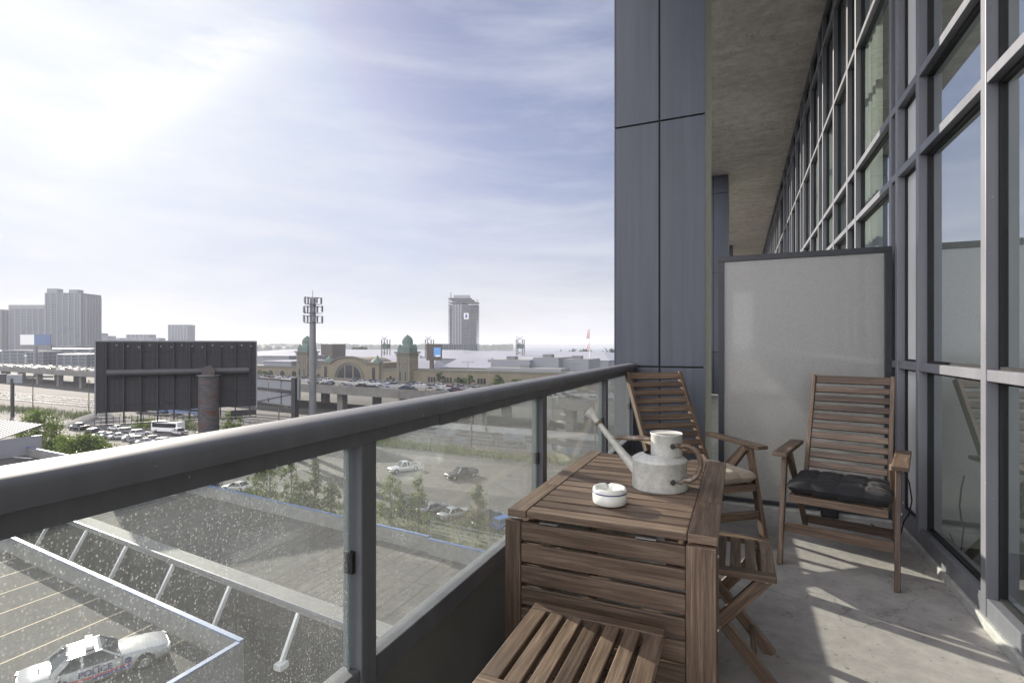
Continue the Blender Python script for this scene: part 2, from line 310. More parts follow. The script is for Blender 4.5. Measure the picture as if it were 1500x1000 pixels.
M['head'] = plain('headlamp', (.6, .6, .58), .1); M['tail'] = plain('tail_lamp', (.32, .03, .03), .25)
M['policewhite'] = plain('police_white', (.36, .36, .365), .25, 0, .03, 1, spec=.6)
M['policeblue'] = plain('police_blue', (.03, .06, .26), .4); M['policered'] = plain('police_red', (.42, .05, .06), .4)
M['letter'] = plain('letter_dark_blue', (.03, .04, .14), .5)
M['flagred'] = plain('flag_red', (.42, .015, .02), .7); M['flagwhite'] = plain('flag_white', (.8, .8, .8), .7)
M['screenblue'] = plain('screen_blue', (.12, .32, .62), .4); M['busblue'] = plain('railcar_blue', (.08, .13, .25), .5)
M['orange'] = plain('orange_sign', (.5, .2, .04), .5)
m, n, l, b = mat('rusty_pipe_column'); v = tex_chain(n, l, 'Object', (1, 1, 3)); a = noise_n(n, l, v, .55, 7, .7, .9)
l.new(ramp(n, l, a, [(.44, (.045, .045, .05)), (.52, (.085, .08, .08)), (.57, (.085, .042, .03)), (.7, (.055, .03, .024))]), b.inputs['Base Color']); b.inputs['Roughness'].default_value = .75; M['rustcol'] = m
m, n, l, b = mat('lake_water'); b.inputs['Base Color'].default_value = (.10, .14, .17, 1); b.inputs['Roughness'].default_value = .22
v = tex_chain(n, l, 'Object'); bump(n, l, b, noise_n(n, l, v, .06, 6, .6), .35, 2.0); M['water'] = m

# ---------------------------------------------------------------- mesh builder
rnd = random.Random(11)
class MB:
    def __init__(s): s.v = []; s.f = []; s.uv = []; s.mi = []; s.sm = []
    def add(s, vs, fs, uvs=None, mi=0, sm=False):
        o = len(s.v); s.v += [tuple(x) for x in vs]
        for k, f in enumerate(fs):
            s.f.append([o+i for i in f]); s.uv.append(uvs[k] if uvs else [(0, 0)]*len(f)); s.mi.append(mi); s.sm.append(sm)
        return s
    def obox(s, c, ax, d, mi=0):
        """box at centre c, axes ax (3 unit vectors), full sizes d"""
        c = Vector(c); h = [Vector(ax[i])*d[i]*.5 for i in range(3)]
        sg = [(-1, -1, -1), (1, -1, -1), (1, 1, -1), (-1, 1, -1), (-1, -1, 1), (1, -1, 1), (1, 1, 1), (-1, 1, 1)]
        vs = [c+h[0]*a+h[1]*b+h[2]*e for a, b, e in sg]
        fs = [(0, 3, 2, 1), (4, 5, 6, 7), (0, 1, 5, 4), (1, 2, 6, 5), (2, 3, 7, 6), (3, 0, 4, 7)]
        nrm = [2, 2, 1, 0, 1, 0]; Lx = max(range(3), key=lambda i: d[i]); off = (rnd.uniform(0, 60), rnd.uniform(0, 60)); uvs = []
        for k, f in enumerate(fs):
            inpl = [i for i in range(3) if i != nrm[k]]
            if Lx in inpl: a = Lx; b = [i for i in inpl if i != Lx][0]
            else: a, b = inpl
            uvs.append([(off[0]+sg[i][a]*d[a]*.5, off[1]+k*.37+sg[i][b]*d[b]*.5) for i in f])
        return s.add(vs, fs, uvs, mi)
    def box(s, c, d, rz=0, mi=0):
        cz, sz = math.cos(rz), math.sin(rz)
        return s.obox(c, ((cz, sz, 0), (-sz, cz, 0), (0, 0, 1)), d, mi)
    def b2(s, x0, x1, y0, y1, z0, z1, mi=0):
        return s.box(((x0+x1)/2, (y0+y1)/2, (z0+z1)/2), (abs(x1-x0), abs(y1-y0), abs(z1-z0)), 0, mi)
    def bar(s, p0, p1, w, h, up=(0, 0, 1), mi=0):
        p0, p1 = Vector(p0), Vector(p1); d = p1-p0; Ln = d.length; d.normalize(); side = d.cross(Vector(up)).normalized(); u = side.cross(d)
        return s.obox((p0+p1)/2, (d, side, u), (Ln, w, h), mi)
    def tube(s, pts, r, n=12, mi=0, caps=True, sm=True):
        pts = [Vector(p) for p in pts]; rs = r if hasattr(r, '__len__') else [r]*len(pts); vs = []; fs = []; prev = None
        for i, p in enumerate(pts):
            t = (pts[min(i+1, len(pts)-1)]-pts[max(i-1, 0)]).normalized()
            if prev is None: a = t.orthogonal().normalized()
            else: a = (prev-t*prev.dot(t)).normalized()
            prev = a; b = t.cross(a)
            for k in range(n):
                th = 2*math.pi*k/n; vs.append(p+(a*math.cos(th)+b*math.sin(th))*rs[i])
        for i in range(len(pts)-1):
            for k in range(n): fs.append((i*n+k, i*n+(k+1) % n, (i+1)*n+(k+1) % n, (i+1)*n+k))
        s.add(vs, fs, None, mi, sm)
        if caps:
            s.add([vs[k] for k in range(n)], [tuple(reversed(range(n)))], None, mi); s.add([vs[(len(pts)-1)*n+k] for k in range(n)], [tuple(range(n))], None, mi)
        return s
    def lathe(s, prof, c, n=32, mi=0, sm=True, sx=1, sy=1):
        vs = []; fs = []; c = Vector(c)
        for (r, z) in prof:
            for k in range(n):
                th = 2*math.pi*k/n; vs.append(c+Vector((r*sx*math.cos(th), r*sy*math.sin(th), z)))
        for i in range(len(prof)-1):
            for k in range(n): fs.append((i*n+k, i*n+(k+1) % n, (i+1)*n+(k+1) % n, (i+1)*n+k))
        return s.add(vs, fs, None, mi, sm)
    def prism(s, poly, z0, z1, mi=0):
        k = len(poly); vs = [(x, y, z0) for x, y in poly]+[(x, y, z1) for x, y in poly]
        return s.add(vs, [tuple(reversed(range(k))), tuple(range(k, 2*k))]+[(i, (i+1) % k, k+(i+1) % k, k+i) for i in range(k)], None, mi)
    def xprism(s, poly, x0, x1, mi=0, sm=False):   # polygon in (y,z), extruded along x
        k = len(poly); vs = [(x0, y, z) for y, z in poly]+[(x1, y, z) for y, z in poly]
        return s.add(vs, [tuple(range(k)), tuple(reversed(range(k, 2*k)))]+[(i, k+i, k+(i+1) % k, (i+1) % k) for i in range(k)], None, mi, sm)
    def yprism(s, poly, y0, y1, mi=0, sm=False):   # polygon in (x,z), extruded along y
        k = len(poly); vs = [(x, y0, z) for x, z in poly]+[(x, y1, z) for x, z in poly]
        return s.add(vs, [tuple(range(k)), tuple(reversed(range(k, 2*k)))]+[(i, k+i, k+(i+1) % k, (i+1) % k) for i in range(k)], None, mi, sm)
    def mesh(s, name, mats, off=(0, 0, 0)):
        me = bpy.data.meshes.new(name); o = Vector(off)
        me.from_pydata([tuple(Vector(v)-o) for v in s.v], [], s.f)
        for m in (mats if isinstance(mats, (list, tuple)) else [mats]): me.materials.append(M[m])
        me.polygons.foreach_set('material_index', s.mi); me.polygons.foreach_set('use_smooth', s.sm)
        ul = me.uv_layers.new(name='UVMap'); fl = [c for f in s.uv for uv in f for c in uv]; ul.data.foreach_set('uv', fl)
        me.update(); return me
def link(name, me, parent=None):
    o = bpy.data.objects.new(name, me); COL.objects.link(o)
    if parent is not None: o.parent = parent
    return o
def base(o):
    v = Vector((0, 0, 0))
    while o is not None: v += Vector(o.location); o = o.parent
    return v
def bevel(o, w, seg=2):
    b = o.modifiers.new('bevel', 'BEVEL'); b.width = w; b.segments = seg; b.limit_method = 'ANGLE'; b.angle_limit = R(40)
def part(name, mb, mats, parent, bev=0, world=False, label=None):
    o = link(name, mb.mesh(name, mats, base(parent) if world else (0, 0, 0)), parent)
    if bev: bevel(o, bev)
    if label: o['label'] = label
    return o
def tag(o, label, cat, group=None, kind=None):
    if label: o['label'] = label
    if cat: o['category'] = cat
    if group: o['group'] = group
    if kind: o['kind'] = kind
    return o
def thing(name, label, cat, loc=(0, 0, 0), rz=0, group=None):
    o = link(name, None); o.location = loc; o.rotation_euler = (0, 0, rz); o.empty_display_size = .1
    return tag(o, label, cat, group)
def solo(name, mb, mats, label, cat, loc, group=None, bev=0, kind=None):
    o = link(name, mb.mesh(name, mats, loc)); o.location = loc
    if bev: bevel(o, bev)
    return tag(o, label, cat, group, kind)
def struct(name, mb, mats, bev=0):
    o = link(name, mb.mesh(name, mats)); o['kind'] = 'structure'
    if bev: bevel(o, bev)
    return o
def copy_tree(o, parent=None):
    c = o.copy(); COL.objects.link(c); c.parent = parent
    for ch in [x for x in S.objects if x.parent == o]: copy_tree(ch, c)
    return c
def at(u, v, z):
    """point of height z seen in the photograph at pixel u, v"""
    a, b = u-750, 505-v; k = (z-EYE)/b
    return Vector(((.9157*a-.4019*758)*k, (.4019*a+.9157*758)*k, z))
def aty(u, Y):
    """X on the plane y = Y under pixel column u"""
    a = u-750; return Y*(.9157*a-.4019*758)/(.4019*a+.9157*758)
def fw(u, d, z=0):
    """point at forward depth d under pixel column u"""
    lat = (u-750)/758*d; return Vector((.9157*lat-.4019*d, .4019*lat+.9157*d, z))
def hz(v, d): return EYE+(505-v)/758*d
G = -21.75     # ground level
D = -13.75     # parking decks

exec_sections = []
# ================================================================= balcony structure
struct('balcony_floor', MB().b2(-1.02, .985, -3, 46, -.25, 0), 'floor')
struct('balcony_ceiling', MB().b2(-1.05, 6.2, -3, 46, 5.57, 5.95), 'soffit')
struct('kerb', MB().b2(.987, 1.2, -3, 46, -.25, .045), 'curb', .006)
t = MB(); t.b2(6.0, 6.2, -3, 46, -.25, 5.56)
t.b2(1.24, 6.0, -3.2, -3.0, -.25, 5.56)
struct('room_wall', t, 'interior')
struct('room_floor', MB().b2(1.2, 6.0, -3, 46, -.25, -.005), 'darkint')
# ---- curtain wall
cw = thing('curtain_wall', 'grey aluminium and glass facade two storeys high along the balcony', 'facade', (1.0, 2, 0))
mul = [-1.1, -.65, .15, 1.05, 2.0, 2.97, 3.91, 4.37, 4.535, 5.77, 6.18, 7.01, 7.85, 8.26, 9.12, 10.1, 10.55, 11.4, 12.25, 12.65, 13.5, 14.3, 14.45, 15.7, 16.1, 16.95, 17.8, 18.2, 19.05, 20.0, 20.45,
       21.3, 22.15, 22.6, 23.5, 24.4, 25.6, 26.0, 26.9, 27.7, 28.2, 29.0, 30, 31, 32, 33, 34, 35.2, 36.4, 37.6, 39, 40.5, 42, 43.5, 45]
zt = [.045, 1.14, 2.455, 2.93, 4.07, 5.18, 5.55]
for y in mul:
    t = MB(); w = .054
    t.b2(1.0, 1.075, y-w/2, y+w/2, .046, 5.568)
    part('mullion', t, 'mull', cw, .003, True)
for i in range(len(mul)-1):
    y0, y1 = mul[i]+.028, mul[i+1]-.028
    if i < 15 or i % 2 == 0 or True:
        t = MB()
        for k, z in enumerate(zt):
            hgt = .085 if k == 0 else (.05 if k < 6 else .03); z0 = z if k == 0 else z-hgt
            if k == 6: z0 = z-.02
            t.b2(1.003, 1.075, y0, y1, z0, z0+hgt)
        # two more sash bars high up
        part('transom', t, 'mull', cw, .003 if i < 14 else 0, True)
        t = MB(); g_ = .014
        for k in range(6):
            za, zb = zt[k]+(.085 if k == 0 else 0), zt[k+1]-(.05 if k < 5 else .02)
            t.b2(1.044, 1.074, y0, y0+g_, za, zb); t.b2(1.044, 1.074, y1-g_, y1, za, zb)
            t.b2(1.044, 1.074, y0+g_, y1-g_, za, za+g_); t.b2(1.044, 1.074, y0+g_, y1-g_, zb-g_, zb)
        part('gasket', t, 'black', cw, 0, True)
    for k in range(6):
        za, zb = zt[k], zt[k+1]
        t = MB(); t.add([(1.058, y0, za+.01), (1.058, y1, za+.01), (1.058, y1, zb-.01), (1.058, y0, zb-.01)], [(0, 1, 2, 3)])
        if abs(mul[i]-3.91) < .01: part('white_panel', t, 'white', cw, 0, True)
        elif i < 15 and y1 > 0: part('window_pane', t, 'window', cw, 0, True)
        else:
            if k == 0: tt = MB()
            tt.add(t.v, [(0, 1, 2, 3)])
            if k == 5: part('window_glazing', tt, 'window', cw, 0, True)
# white end of the partition between the two homes, and things dimly behind the glass
struct('partition_wall', MB().b2(1.085, 6.0, 4.05, 4.34, 0, 5.56), 'white')
def drape(x, y0, y1, z0, z1):
    n = max(6, int((y1-y0)/.035)); vs = []
    for k in range(n+1):
        y = y0+(y1-y0)*k/n; dx = .03*math.sin(k*1.45)+.012*math.sin(k*.7+1)
        vs += [(x+dx, y, z0), (x+dx, y, z1)]
    t = MB().add(vs, [(2*k, 2*k+2, 2*k+3, 2*k+1) for k in range(n)], None, 0, True)
    t.add([(a+.012, b, c) for a, b, c in vs], [(2*k, 2*k+1, 2*k+3, 2*k+2) for k in range(n)], None, 0, True)
    return t
for (y0, y1, lab) in ((4.66, 5.68, 'pale green-white curtain behind the tall glass just beyond the privacy screen'), (6.3, 7.7, 'pale curtain behind the second wide glass bay past the screen'), (9.3, 11.2, 'pale curtain behind the distant glass bays of the facade'), (14.6, 17.6, 'farthest pale curtain behind the facade glass')):
    solo('curtain', drape(1.32, y0, y1, .08, 5.4), 'blind', lab, 'curtain', (1.32, (y0+y1)/2, .08), 'curtains behind the facade glass')

# ---- piers
def make_pier(y, label):
    p = thing('pier', label, 'pier', (-.6, y, 0), 0, 'clad piers along the balcony edge')
    part('pier_core', MB().b2(-.36, .338, .016, 1.0, -.24, 5.565), 'black', p)
    part('return_face', MB().b2(.34, .353, .02, 1.0, -.24, 5.56), 'conc', p)
    zs = [-.24, 1.068, 3.09, 5.11, 5.56]
    for k in range(4):
        for (x0, x1) in ((-.36, -.007), (.007, .353)):
            part('cladding_panel', MB().b2(x0, x1, 0, .014, zs[k]+.008, zs[k+1]-.006), 'pier', p, .002)
        part('side_panel', MB().b2(-.376, -.362, .0, 1.0, zs[k]+.008, zs[k+1]-.006), 'pier', p, .002)
    return p
make_pier(4.39, 'dark blue-grey panelled pier rising behind the left wooden armchair')
make_pier(14.2, 'second dark panelled pier, seen past the top of the privacy screen')
make_pier(24.4, 'far dark pier nearly hidden behind the second one')

# ---- railing
rl = thing('railing', 'charcoal metal balcony railing with rounded cap and dusty glass panes', 'railing', (-.83, 1.2, 0))
def cap_profile():
    p = []
    for k in range(13):
        a = math.pi*k/12; p.append((-.830+.056*(abs(math.cos(a))**.8)*(1 if math.cos(a) > 0 else -1), 1.070+.028*math.sin(a)**.62 if 0 < k < 12 else 1.066))
    return p+[(-.886, 1.056), (-.868, 1.050), (-.868, 1.020), (-.796, 1.020), (-.796, 1.050), (-.774, 1.056)]
for (y0, y1) in ((-1.6, 1.288), (1.292, 4.375)):
    o = part('handrail', MB().yprism(cap_profile(), y0, y1, 0, True), 'rail', rl, 0, True)
    o.modifiers.new('es', 'EDGE_SPLIT').split_angle = R(38)
part('rail_sleeve', MB().b2(-.872, -.793, 1.294, 1.40, 1.016, 1.052), 'rail', rl, .002, True)
posts = [-.25, .957, 2.166, 3.365, 4.31]
for y in posts:
    part('post', MB().b2(-.856, -.800, y, y+.054, -.22, 1.019), 'rail', rl, .003, True)
for a, b in zip([-1.5]+posts, posts):
    y0, y1 = a+.054, b
    t = MB(); t.b2(-.834, -.826, y0+.012, y1-.012, .48, 1.018)
    part('glass_pane', t, 'railglass', rl, 0, True)
    part('glass_edge', MB().b2(-.8345, -.8255, y1-.0115, y1-.0095, .49, 1.017), 'edge', rl, 0, True); part('glass_edge', MB().b2(-.8345, -.8255, y0+.0095, y0+.0115, .49, 1.017), 'edge', rl, 0, True)
    part('bottom_rail', MB().b2(-.852, -.804, y0+.001, y1-.001, .435, .497), 'rail', rl, .003, True)
    part('spandrel_panel', MB().b2(-.842, -.830, y0+.001, y1-.001, -.18, .434), 'spandrel', rl, 0, True)
    t = MB()
    for zz in (.72,): t.b2(-.842, -.818, y1-.012, y1-.001, zz, zz+.05)
    part('glass_clip', t, 'black', rl, 0, True)
# the next home's railing beyond the pier
r2_ = thing('neighbour_railing', 'neighbour balcony railing glimpsed beyond the pier and the screen', 'railing', (-.83, 5.6, 0))
o = part('handrail', MB().yprism(cap_profile(), 5.42, 14.18, 0, True), 'rail', r2_, 0, True); o.modifiers.new('es', 'EDGE_SPLIT').split_angle = R(38)
for k in range(8):
    y = 5.5+k*1.2
    part('post', MB().b2(-.856, -.800, y, y+.054, -.2, 1.019), 'rail', r2_, 0, True)
    if k < 7:
        part('glass_pane', MB().b2(-.834, -.826, y+.066, y+1.188, .48, 1.018), 'railglass', r2_, 0, True)
        part('spandrel_panel', MB().b2(-.842, -.830, y+.055, y+1.199, -.18, .497), 'spandrel', r2_, 0, True)

# ---- privacy screen
ps = thing('privacy_screen', 'tall frosted glass privacy screen in a dark frame at the balcony end', 'screen', (.42, 4.42, 0))
fx0, fx1, ft = -.150, .985, 1.945
for nm, a in (('frame_post', (fx0, fx0+.042, 0.0)), ('frame_post', (fx1-.042, fx1, 0.0))):
    part(nm, MB().b2(a[0], a[1], 4.40, 4.44, a[2], ft-.043), 'frame', ps, .002, True)
part('top_rail', MB().b2(fx0, fx1, 4.40, 4.44, ft-.042, ft), 'frame', ps, .002, True)
part('bottom_rail', MB().b2(fx0+.043, fx1-.043, 4.405, 4.435, .03, .06), 'frame', ps, .002, True)
part('frosted_pane', MB().b2(fx0+.044, fx1-.044, 4.414, 4.424, .061, ft-.044), 'frost', ps, 0, True)
struct('floor_threshold', MB().b2(-.24, .98, 4.37, 4.50, .0005, .022), 'curb', .004)

# ================================================================= table
def slats_x(t, x0, x1, y0, n, w, gap, z0, z1):
    for k in range(n): t.b2(x0, x1, y0+k*(w+gap), y0+k*(w+gap)+w, z0, z1)
TX0, TX1, TY0, TY1, TZ = -.714, -.056, 1.59, 2.62, .70
tb = thing('drop_leaf_table', 'brown slatted wooden drop-leaf table with its front leaf hanging down', 'table', ((TX0+TX1)/2, (TY0+TY1)/2, 0))
yj = 1.93
for (x0, x1) in ((TX0, TX0+.066), (TX1-.082, TX1)):
    part('edge_board', MB().b2(x0, x1, TY0, yj-.0015, TZ-.026, TZ), 'wood', tb, .0025, True)
    part('edge_board', MB().b2(x0, x1, yj+.0015, TY1, TZ-.026, TZ), 'wood', tb, .0025, True)
t = MB(); ix0, ix1 = TX0+.068, TX1-.084
nsl = 14; pitch = (TY1-TY0)/nsl; sw = pitch-.013
for k in range(nsl): t.b2(ix0, ix1, TY0+k*pitch+.0005, TY0+k*pitch+sw, TZ-.024, TZ-.001)
part('top_slats', t, 'wood', tb, .003, True)
t = MB()
for x in (ix0+.05, ix1-.05, (ix0+ix1)/2): t.b2(x-.02, x+.02, TY0+.05, TY1-.05, TZ-.050, TZ-.0265)
part('underframe', t, 'wood', tb, .002, True)
# hanging leaf
lf0, lf1 = TY0-.012, TY0+.012
for (x0, x1) in ((TX0-.004, TX0+.052), (TX1-.086, TX1-.004)):
    part('leaf_stile', MB().b2(x0, x1, lf0, lf1, .10, TZ-.032), 'wood', tb, .0025, True)
t = MB(); z = TZ-.036
while z > .16:
    t.b2(TX0+.053, TX1-.087, lf0+.002, lf1-.002, z-.059, z); z -= .0705
part('leaf_slats', t, 'wood', tb, .003, True)
t = MB()
for x in (TX0+.15, TX1-.2): t.b2(x-.03, x+.03, lf0-.001, lf1+.002, TZ-.0315, TZ-.0275)
part('hinge', t, 'screw', tb, 0, True)
for (x, y) in ((TX0+.03, 1.66), (TX1-.03, 1.66), (TX0+.03, 1.90), (TX1-.03, 1.90), (TX0+.05, 2.52), (TX1-.10, 2.52)):
    part('leg', MB().b2(x-.022, x+.022, y-.022, y+.022, 0, TZ-.052), 'wood', tb, .003, True)
for zz in (.12, .60):
    for x in (TX0+.03, TX1-.03): part('stretcher', MB().b2(x-.012, x+.012, 1.683, 1.877, zz-.03, zz+.03), 'wood', tb, .002, True)
    part('stretcher', MB().b2(TX0+.053, TX1-.053, 1.89, 1.91, zz-.03, zz+.03), 'wood', tb, .002, True)
t = MB()
for z_ in (.11, .40, .62): t.tube([(TX1-.003, 1.66, z_), (TX1+.001, 1.66, z_)], .006, 10)
part('bolt', t, 'screw', tb, 0, True)

# ================================================================= armchairs
def make_chair(label, recline, group):
    c = thing('folding_armchair', label, 'armchair', (0, 0, 0), 0, group)
    hw = .27                                # half distance between the legs
    yb, zb, yt, ztop = .13, .37, .13+recline, 1.04
    for s in (-1, 1):
        x = s*hw
        part('front_leg', MB().bar((x, -.335, 0), (x, -.19, .602), .026, .046, (0, 1, 0)), 'wood', c, .003)
        part('rear_leg', MB().bar((x-s*.027, .36, 0), (x-s*.027, -.19, .60), .024, .044, (0, 1, 0)), 'wood', c, .003)
        part('armrest', MB().b2(x-.038+s*.01, x+.038+s*.01, -.30, .235, .604, .628), 'wood', c, .004)
        xi = s*(hw-.052)
        part('back_post', MB().bar((xi, yb, zb-.02), (xi, yt, ztop), .024, .046, (0, -1, 0)), 'wood', c, .003)
        part('seat_rail', MB().b2(xi-.012+s*.0005, xi+.012+s*.0005, -.27, .17, .352, .398), 'wood', c, .003)
        part('arm_brace', MB().bar((x-s*.004, .02, .45), (x-s*.004, -.15, .60), .02, .032, (0, 1, 0)), 'wood', c, .002)
        t = MB()
        for (yy, z_) in ((-.19, .585), (-.255, .375), (.0, .375)): t.tube([(x+s*.012, yy, z_), (x+s*.0165, yy, z_)], .007, 10)
        part('bolt', t, 'screw', c)
    d = Vector((0, yt-yb, ztop-zb)).normalized(); nrm = Vector((0, -d.z, d.y)); ax = ((1, 0, 0), d, nrm)
    t = MB(); Lh = (Vector((0, yt, ztop))-Vector((0, yb, zb))).length
    n = 10
    for k in range(n):
        s_ = Lh-.0285-k*.0655; w = .052 if k == 0 else .040
        if s_ < .03: break
        t.obox(Vector((0, yb, zb))+d*(s_-(.0 if k == 0 else .008)), ax, (2*(hw-.052)-.026, w, .018))
    part('back_slats', t, 'wood', c, .002)
    t = MB()
    for k in range(8): t.b2(-.202, .202, -.245+k*.052, -.205+k*.052, .376, .394)
    part('seat_slats', t, 'wood', c, .002)
    part('front_apron', MB().b2(-.232, .232, -.296, -.271, .352, .394), 'wood', c, .003)
    part('front_stretcher', MB().bar((-hw+.014, -.285, .205), (hw-.014, -.285, .205), .020, .052), 'wood', c, .002)
    part('rear_stretcher', MB().bar((-hw+.042, .255, .115), (hw-.042, .255, .115), .020, .052), 'wood', c, .002)
    return c
ch1 = make_chair('folding wooden armchair with dark cushion, standing in front of the frosted screen', .36, 'folding wooden armchairs')
ch1.location = (.56, 3.58, 0); ch1.rotation_euler = (0, 0, R(-15))
ch2 = make_chair('folding wooden armchair turned to the side behind the table, under the pier', .40, 'folding wooden armchairs')
ch2.location = (-.27, 3.60, 0); ch2.rotation_euler = (0, 0, R(38))

def cushion_mesh(w, dpt, h, nx, ny):
    n = 56; vs = []; fs = []
    for side in (1, -1):
        for j in range(n+1):
            for i in range(n+1):
                u, v = i/n*2-1, j/n*2-1
                ed = max(0, (1-abs(u)**5)*(1-abs(v)**5))**.42
                pinch = 0
                gx = abs(math.sin(math.pi*(u+1)/2*nx)) ; gy = abs(math.sin(math.pi*(v+1)/2*ny))
                seam = min(1, gx*2.6)**.55*.5+.5*min(1, gy*2.6)**.55
                tuft = 1-math.exp(-((gx*.9)**2+(gy*.9)**2)*5)
                sag = .008*noise.noise(Vector((u*2.3, v*2.3, 4.1*side)))+.007*noise.noise(Vector((u*5, v*7, side+2)))+.0035*noise.noise(Vector((u*14, v*9, side)))
                z = side*(h*.5*ed*(.40+.38*seam+.22*tuft))+sag*ed
                pul = 1-.045*(1-gx)*abs(v)**6
                pul2 = 1-.045*(1-gy)*abs(u)**6
                vs.append((u*w/2*pul2*(1-.03*v*v*0), v*dpt/2*pul, z))
    m1 = (n+1)*(n+1)
    for side in (0, 1):
        for j in range(n):
            for i in range(n):
                a = side*m1+j*(n+1)+i; f = (a, a+1, a+n+2, a+n+1); fs.append(f if side == 0 else tuple(reversed(f)))
    return MB().add(vs, fs, None, 0, True)
def place_on(chair, l):
    c, s = math.cos(chair.rotation_euler.z), math.sin(chair.rotation_euler.z)
    return (chair.location.x+c*l[0]-s*l[1], chair.location.y+s*l[0]+c*l[1], l[2])
for ch, m, lab in ((ch1, 'dkcloth', 'charcoal tufted seat cushion on the armchair in front of the screen'), (ch2, 'ltcloth', 'taupe tufted seat cushion on the armchair behind the table')):
    o = link('seat_cushion', cushion_mesh(.50, .46, .100, 4, 3).mesh('seat_cushion', m)); o.location = place_on(ch, (0, -.075, .432)); o.rotation_euler = (R(-2), 0, ch.rotation_euler.z)
    tag(o, lab, 'cushion', 'tufted seat cushions')

# ================================================================= folding stools
def make_stool(x0, x1, y0, y1, label, zs=.44):
    cx, cy = (x0+x1)/2, (y0+y1)/2; w, d = (x1-x0)/2, (y1-y0)/2
    c = thing('folding_stool', label, 'stool', (cx, cy, 0), 0, 'folding slatted stools')
    part('end_board', MB().b2(-w, w, -d, -d+.040, zs-.024, zs), 'wood', c, .003)
    part('end_board', MB().b2(-w, w, d-.040, d, zs-.024, zs), 'wood', c, .003)
    t = MB(); n = 7; pt = 2*w/n
    for k in range(n):
        ww = pt-.015 if 0 < k < n-1 else pt-.006
        xx = -w+k*pt+(0 if k == 0 else .0075 if k < n-1 else .006)
        t.b2(xx, xx+ww, -d+.041, d-.041, zs-.022, zs-.001)
    part('seat_slats', t, 'wood', c, .003)
    for (yy, s) in ((-d+.055, 1), (d-.055, 1)):
        part('leg', MB().bar((s*(w-.03), yy, zs-.03), (-s*(w+.0), yy, 0), .022, .045, (1, 0, 0)), 'wood', c, .003)
    for (yy, s) in ((-d+.080, -1), (d-.080, -1)):
        part('leg', MB().bar((s*(w-.03), yy, zs-.03), (-s*(w+.0), yy, 0), .022, .045, (1, 0, 0)), 'wood', c, .003)
    for (a, e, z_) in ((w-.07, .093, .09), (-w+.07, .068, .09), (w-.045, .068, zs-.05), (-w+.045, .093, zs-.05)):
        part('stretcher', MB().bar((a, -d+e, z_), (a, d-e, z_), .020, .042), 'wood', c, .002)
    t = MB()
    for (xx, yy, zz) in ((w-.03, -d+.043, zs-.035), (0, -d+.043, zs*.47)): t.tube([(xx, yy, zz), (xx, yy-.004, zz)], .007, 10)
    part('bolt', t, 'screw', c)
    return c
make_stool(-.255, .121, 2.02, 2.42, 'folding wooden stool tucked under the right side of the table')
make_stool(-.588, -.192, 1.10, 1.53, 'nearest folding wooden stool, in front of the hanging table leaf')

# ================================================================= watering can
wc = thing('watering_can', 'weathered galvanised watering can with long spout and rusty handle on the table', 'watering can', (-.282, 2.06, TZ), R(0))
body = [(0, .002), (.098, .002), (.1015, .0), (.103, .004), (.1025, .012), (.1015, .105), (.1035, .109), (.101, .114), (.085, .124), (.064, .131), (.058, .133)]
part('body', MB().lathe(body, (0, 0, 0), 64), 'zinc', wc)
cx_ = .026
neck = [(.0575, .128), (.0585, .134), (.0580, .205), (.0598, .208), (.0598, .213), (.0570, .213), (.0560, .208), (.0558, .14), (0, .139)]
part('neck', MB().lathe(neck, (cx_, 0, 0), 56), 'zinc', wc)
t = MB(); n = 24      # half cover over the mouth
vs = [(cx_+.0555*math.cos(a), .0555*math.sin(a), .2095) for a in [math.pi*.1+math.pi*k/n for k in range(n+1)]]; vs += [(x, y, .2065) for x, y, _ in vs]
k_ = n+1
t.add(vs, [tuple(range(k_)), tuple(reversed(range(k_, 2*k_)))]+[(i, (i+1) % k_, k_+(i+1) % k_, k_+i) for i in range(k_)])
part('half_cover', t, 'zinc', wc)
part('spout', MB().tube([(-.088, 0, .060), (-.13, 0, .105), (-.19, .0, .175), (-.243, .0, .238)], [.021, .017, .0125, .0105], 20), 'zinc', wc)
part('rose', MB().tube([(-.241, 0, .2355), (-.246, 0, .2415), (-.252, 0, .249), (-.278, 0, .281), (-.280, 0, .283)], [.0125, .0125, .0115, .0265, .0262], 24), 'zinc', wc)
part('ferrule', MB().tube([(-.2365, 0, .230), (-.2445, 0, .2395)], [.0135, .0135], 20), 'rust', wc)
part('brace', MB().tube([(-.182, 0, .176), (-.16, 0, .181), (-.10, 0, .1835), (-.033, 0, .183)], [.004, .0085, .010, .008], 14), 'rust', wc)
hp = []
for k in range(25):
    a = math.radians(112-k*(112+100)/24); hp.append((.100+.053*math.cos(a)*1.0, -.045, .1120+.064*math.sin(a)))
hp = [(.062, -.052, .172), (.078, -.050, .177)]+hp+[(.085, -.058, .042), (.066, -.072, .046)]
t = MB().tube(hp, [.0065, .008]+[.0095]*(len(hp)-4)+[.008, .0065], 16)
part('handle', t, 'rust', wc)
t = MB(); t.lathe([(0, .008), (.006, .007), (.0085, .003), (.0085, 0)], (0, 0, 0), 16)
rv = MB()
for (x, y, z) in ((.056, -.057, .172), (.060, -.088, .046)):
    rv.tube([(x, y+.006, z), (x, y-.006, z), (x, y-.009, z)], [.009, .009, .005], 14)
part('rivet', rv, 'darksteel', wc)
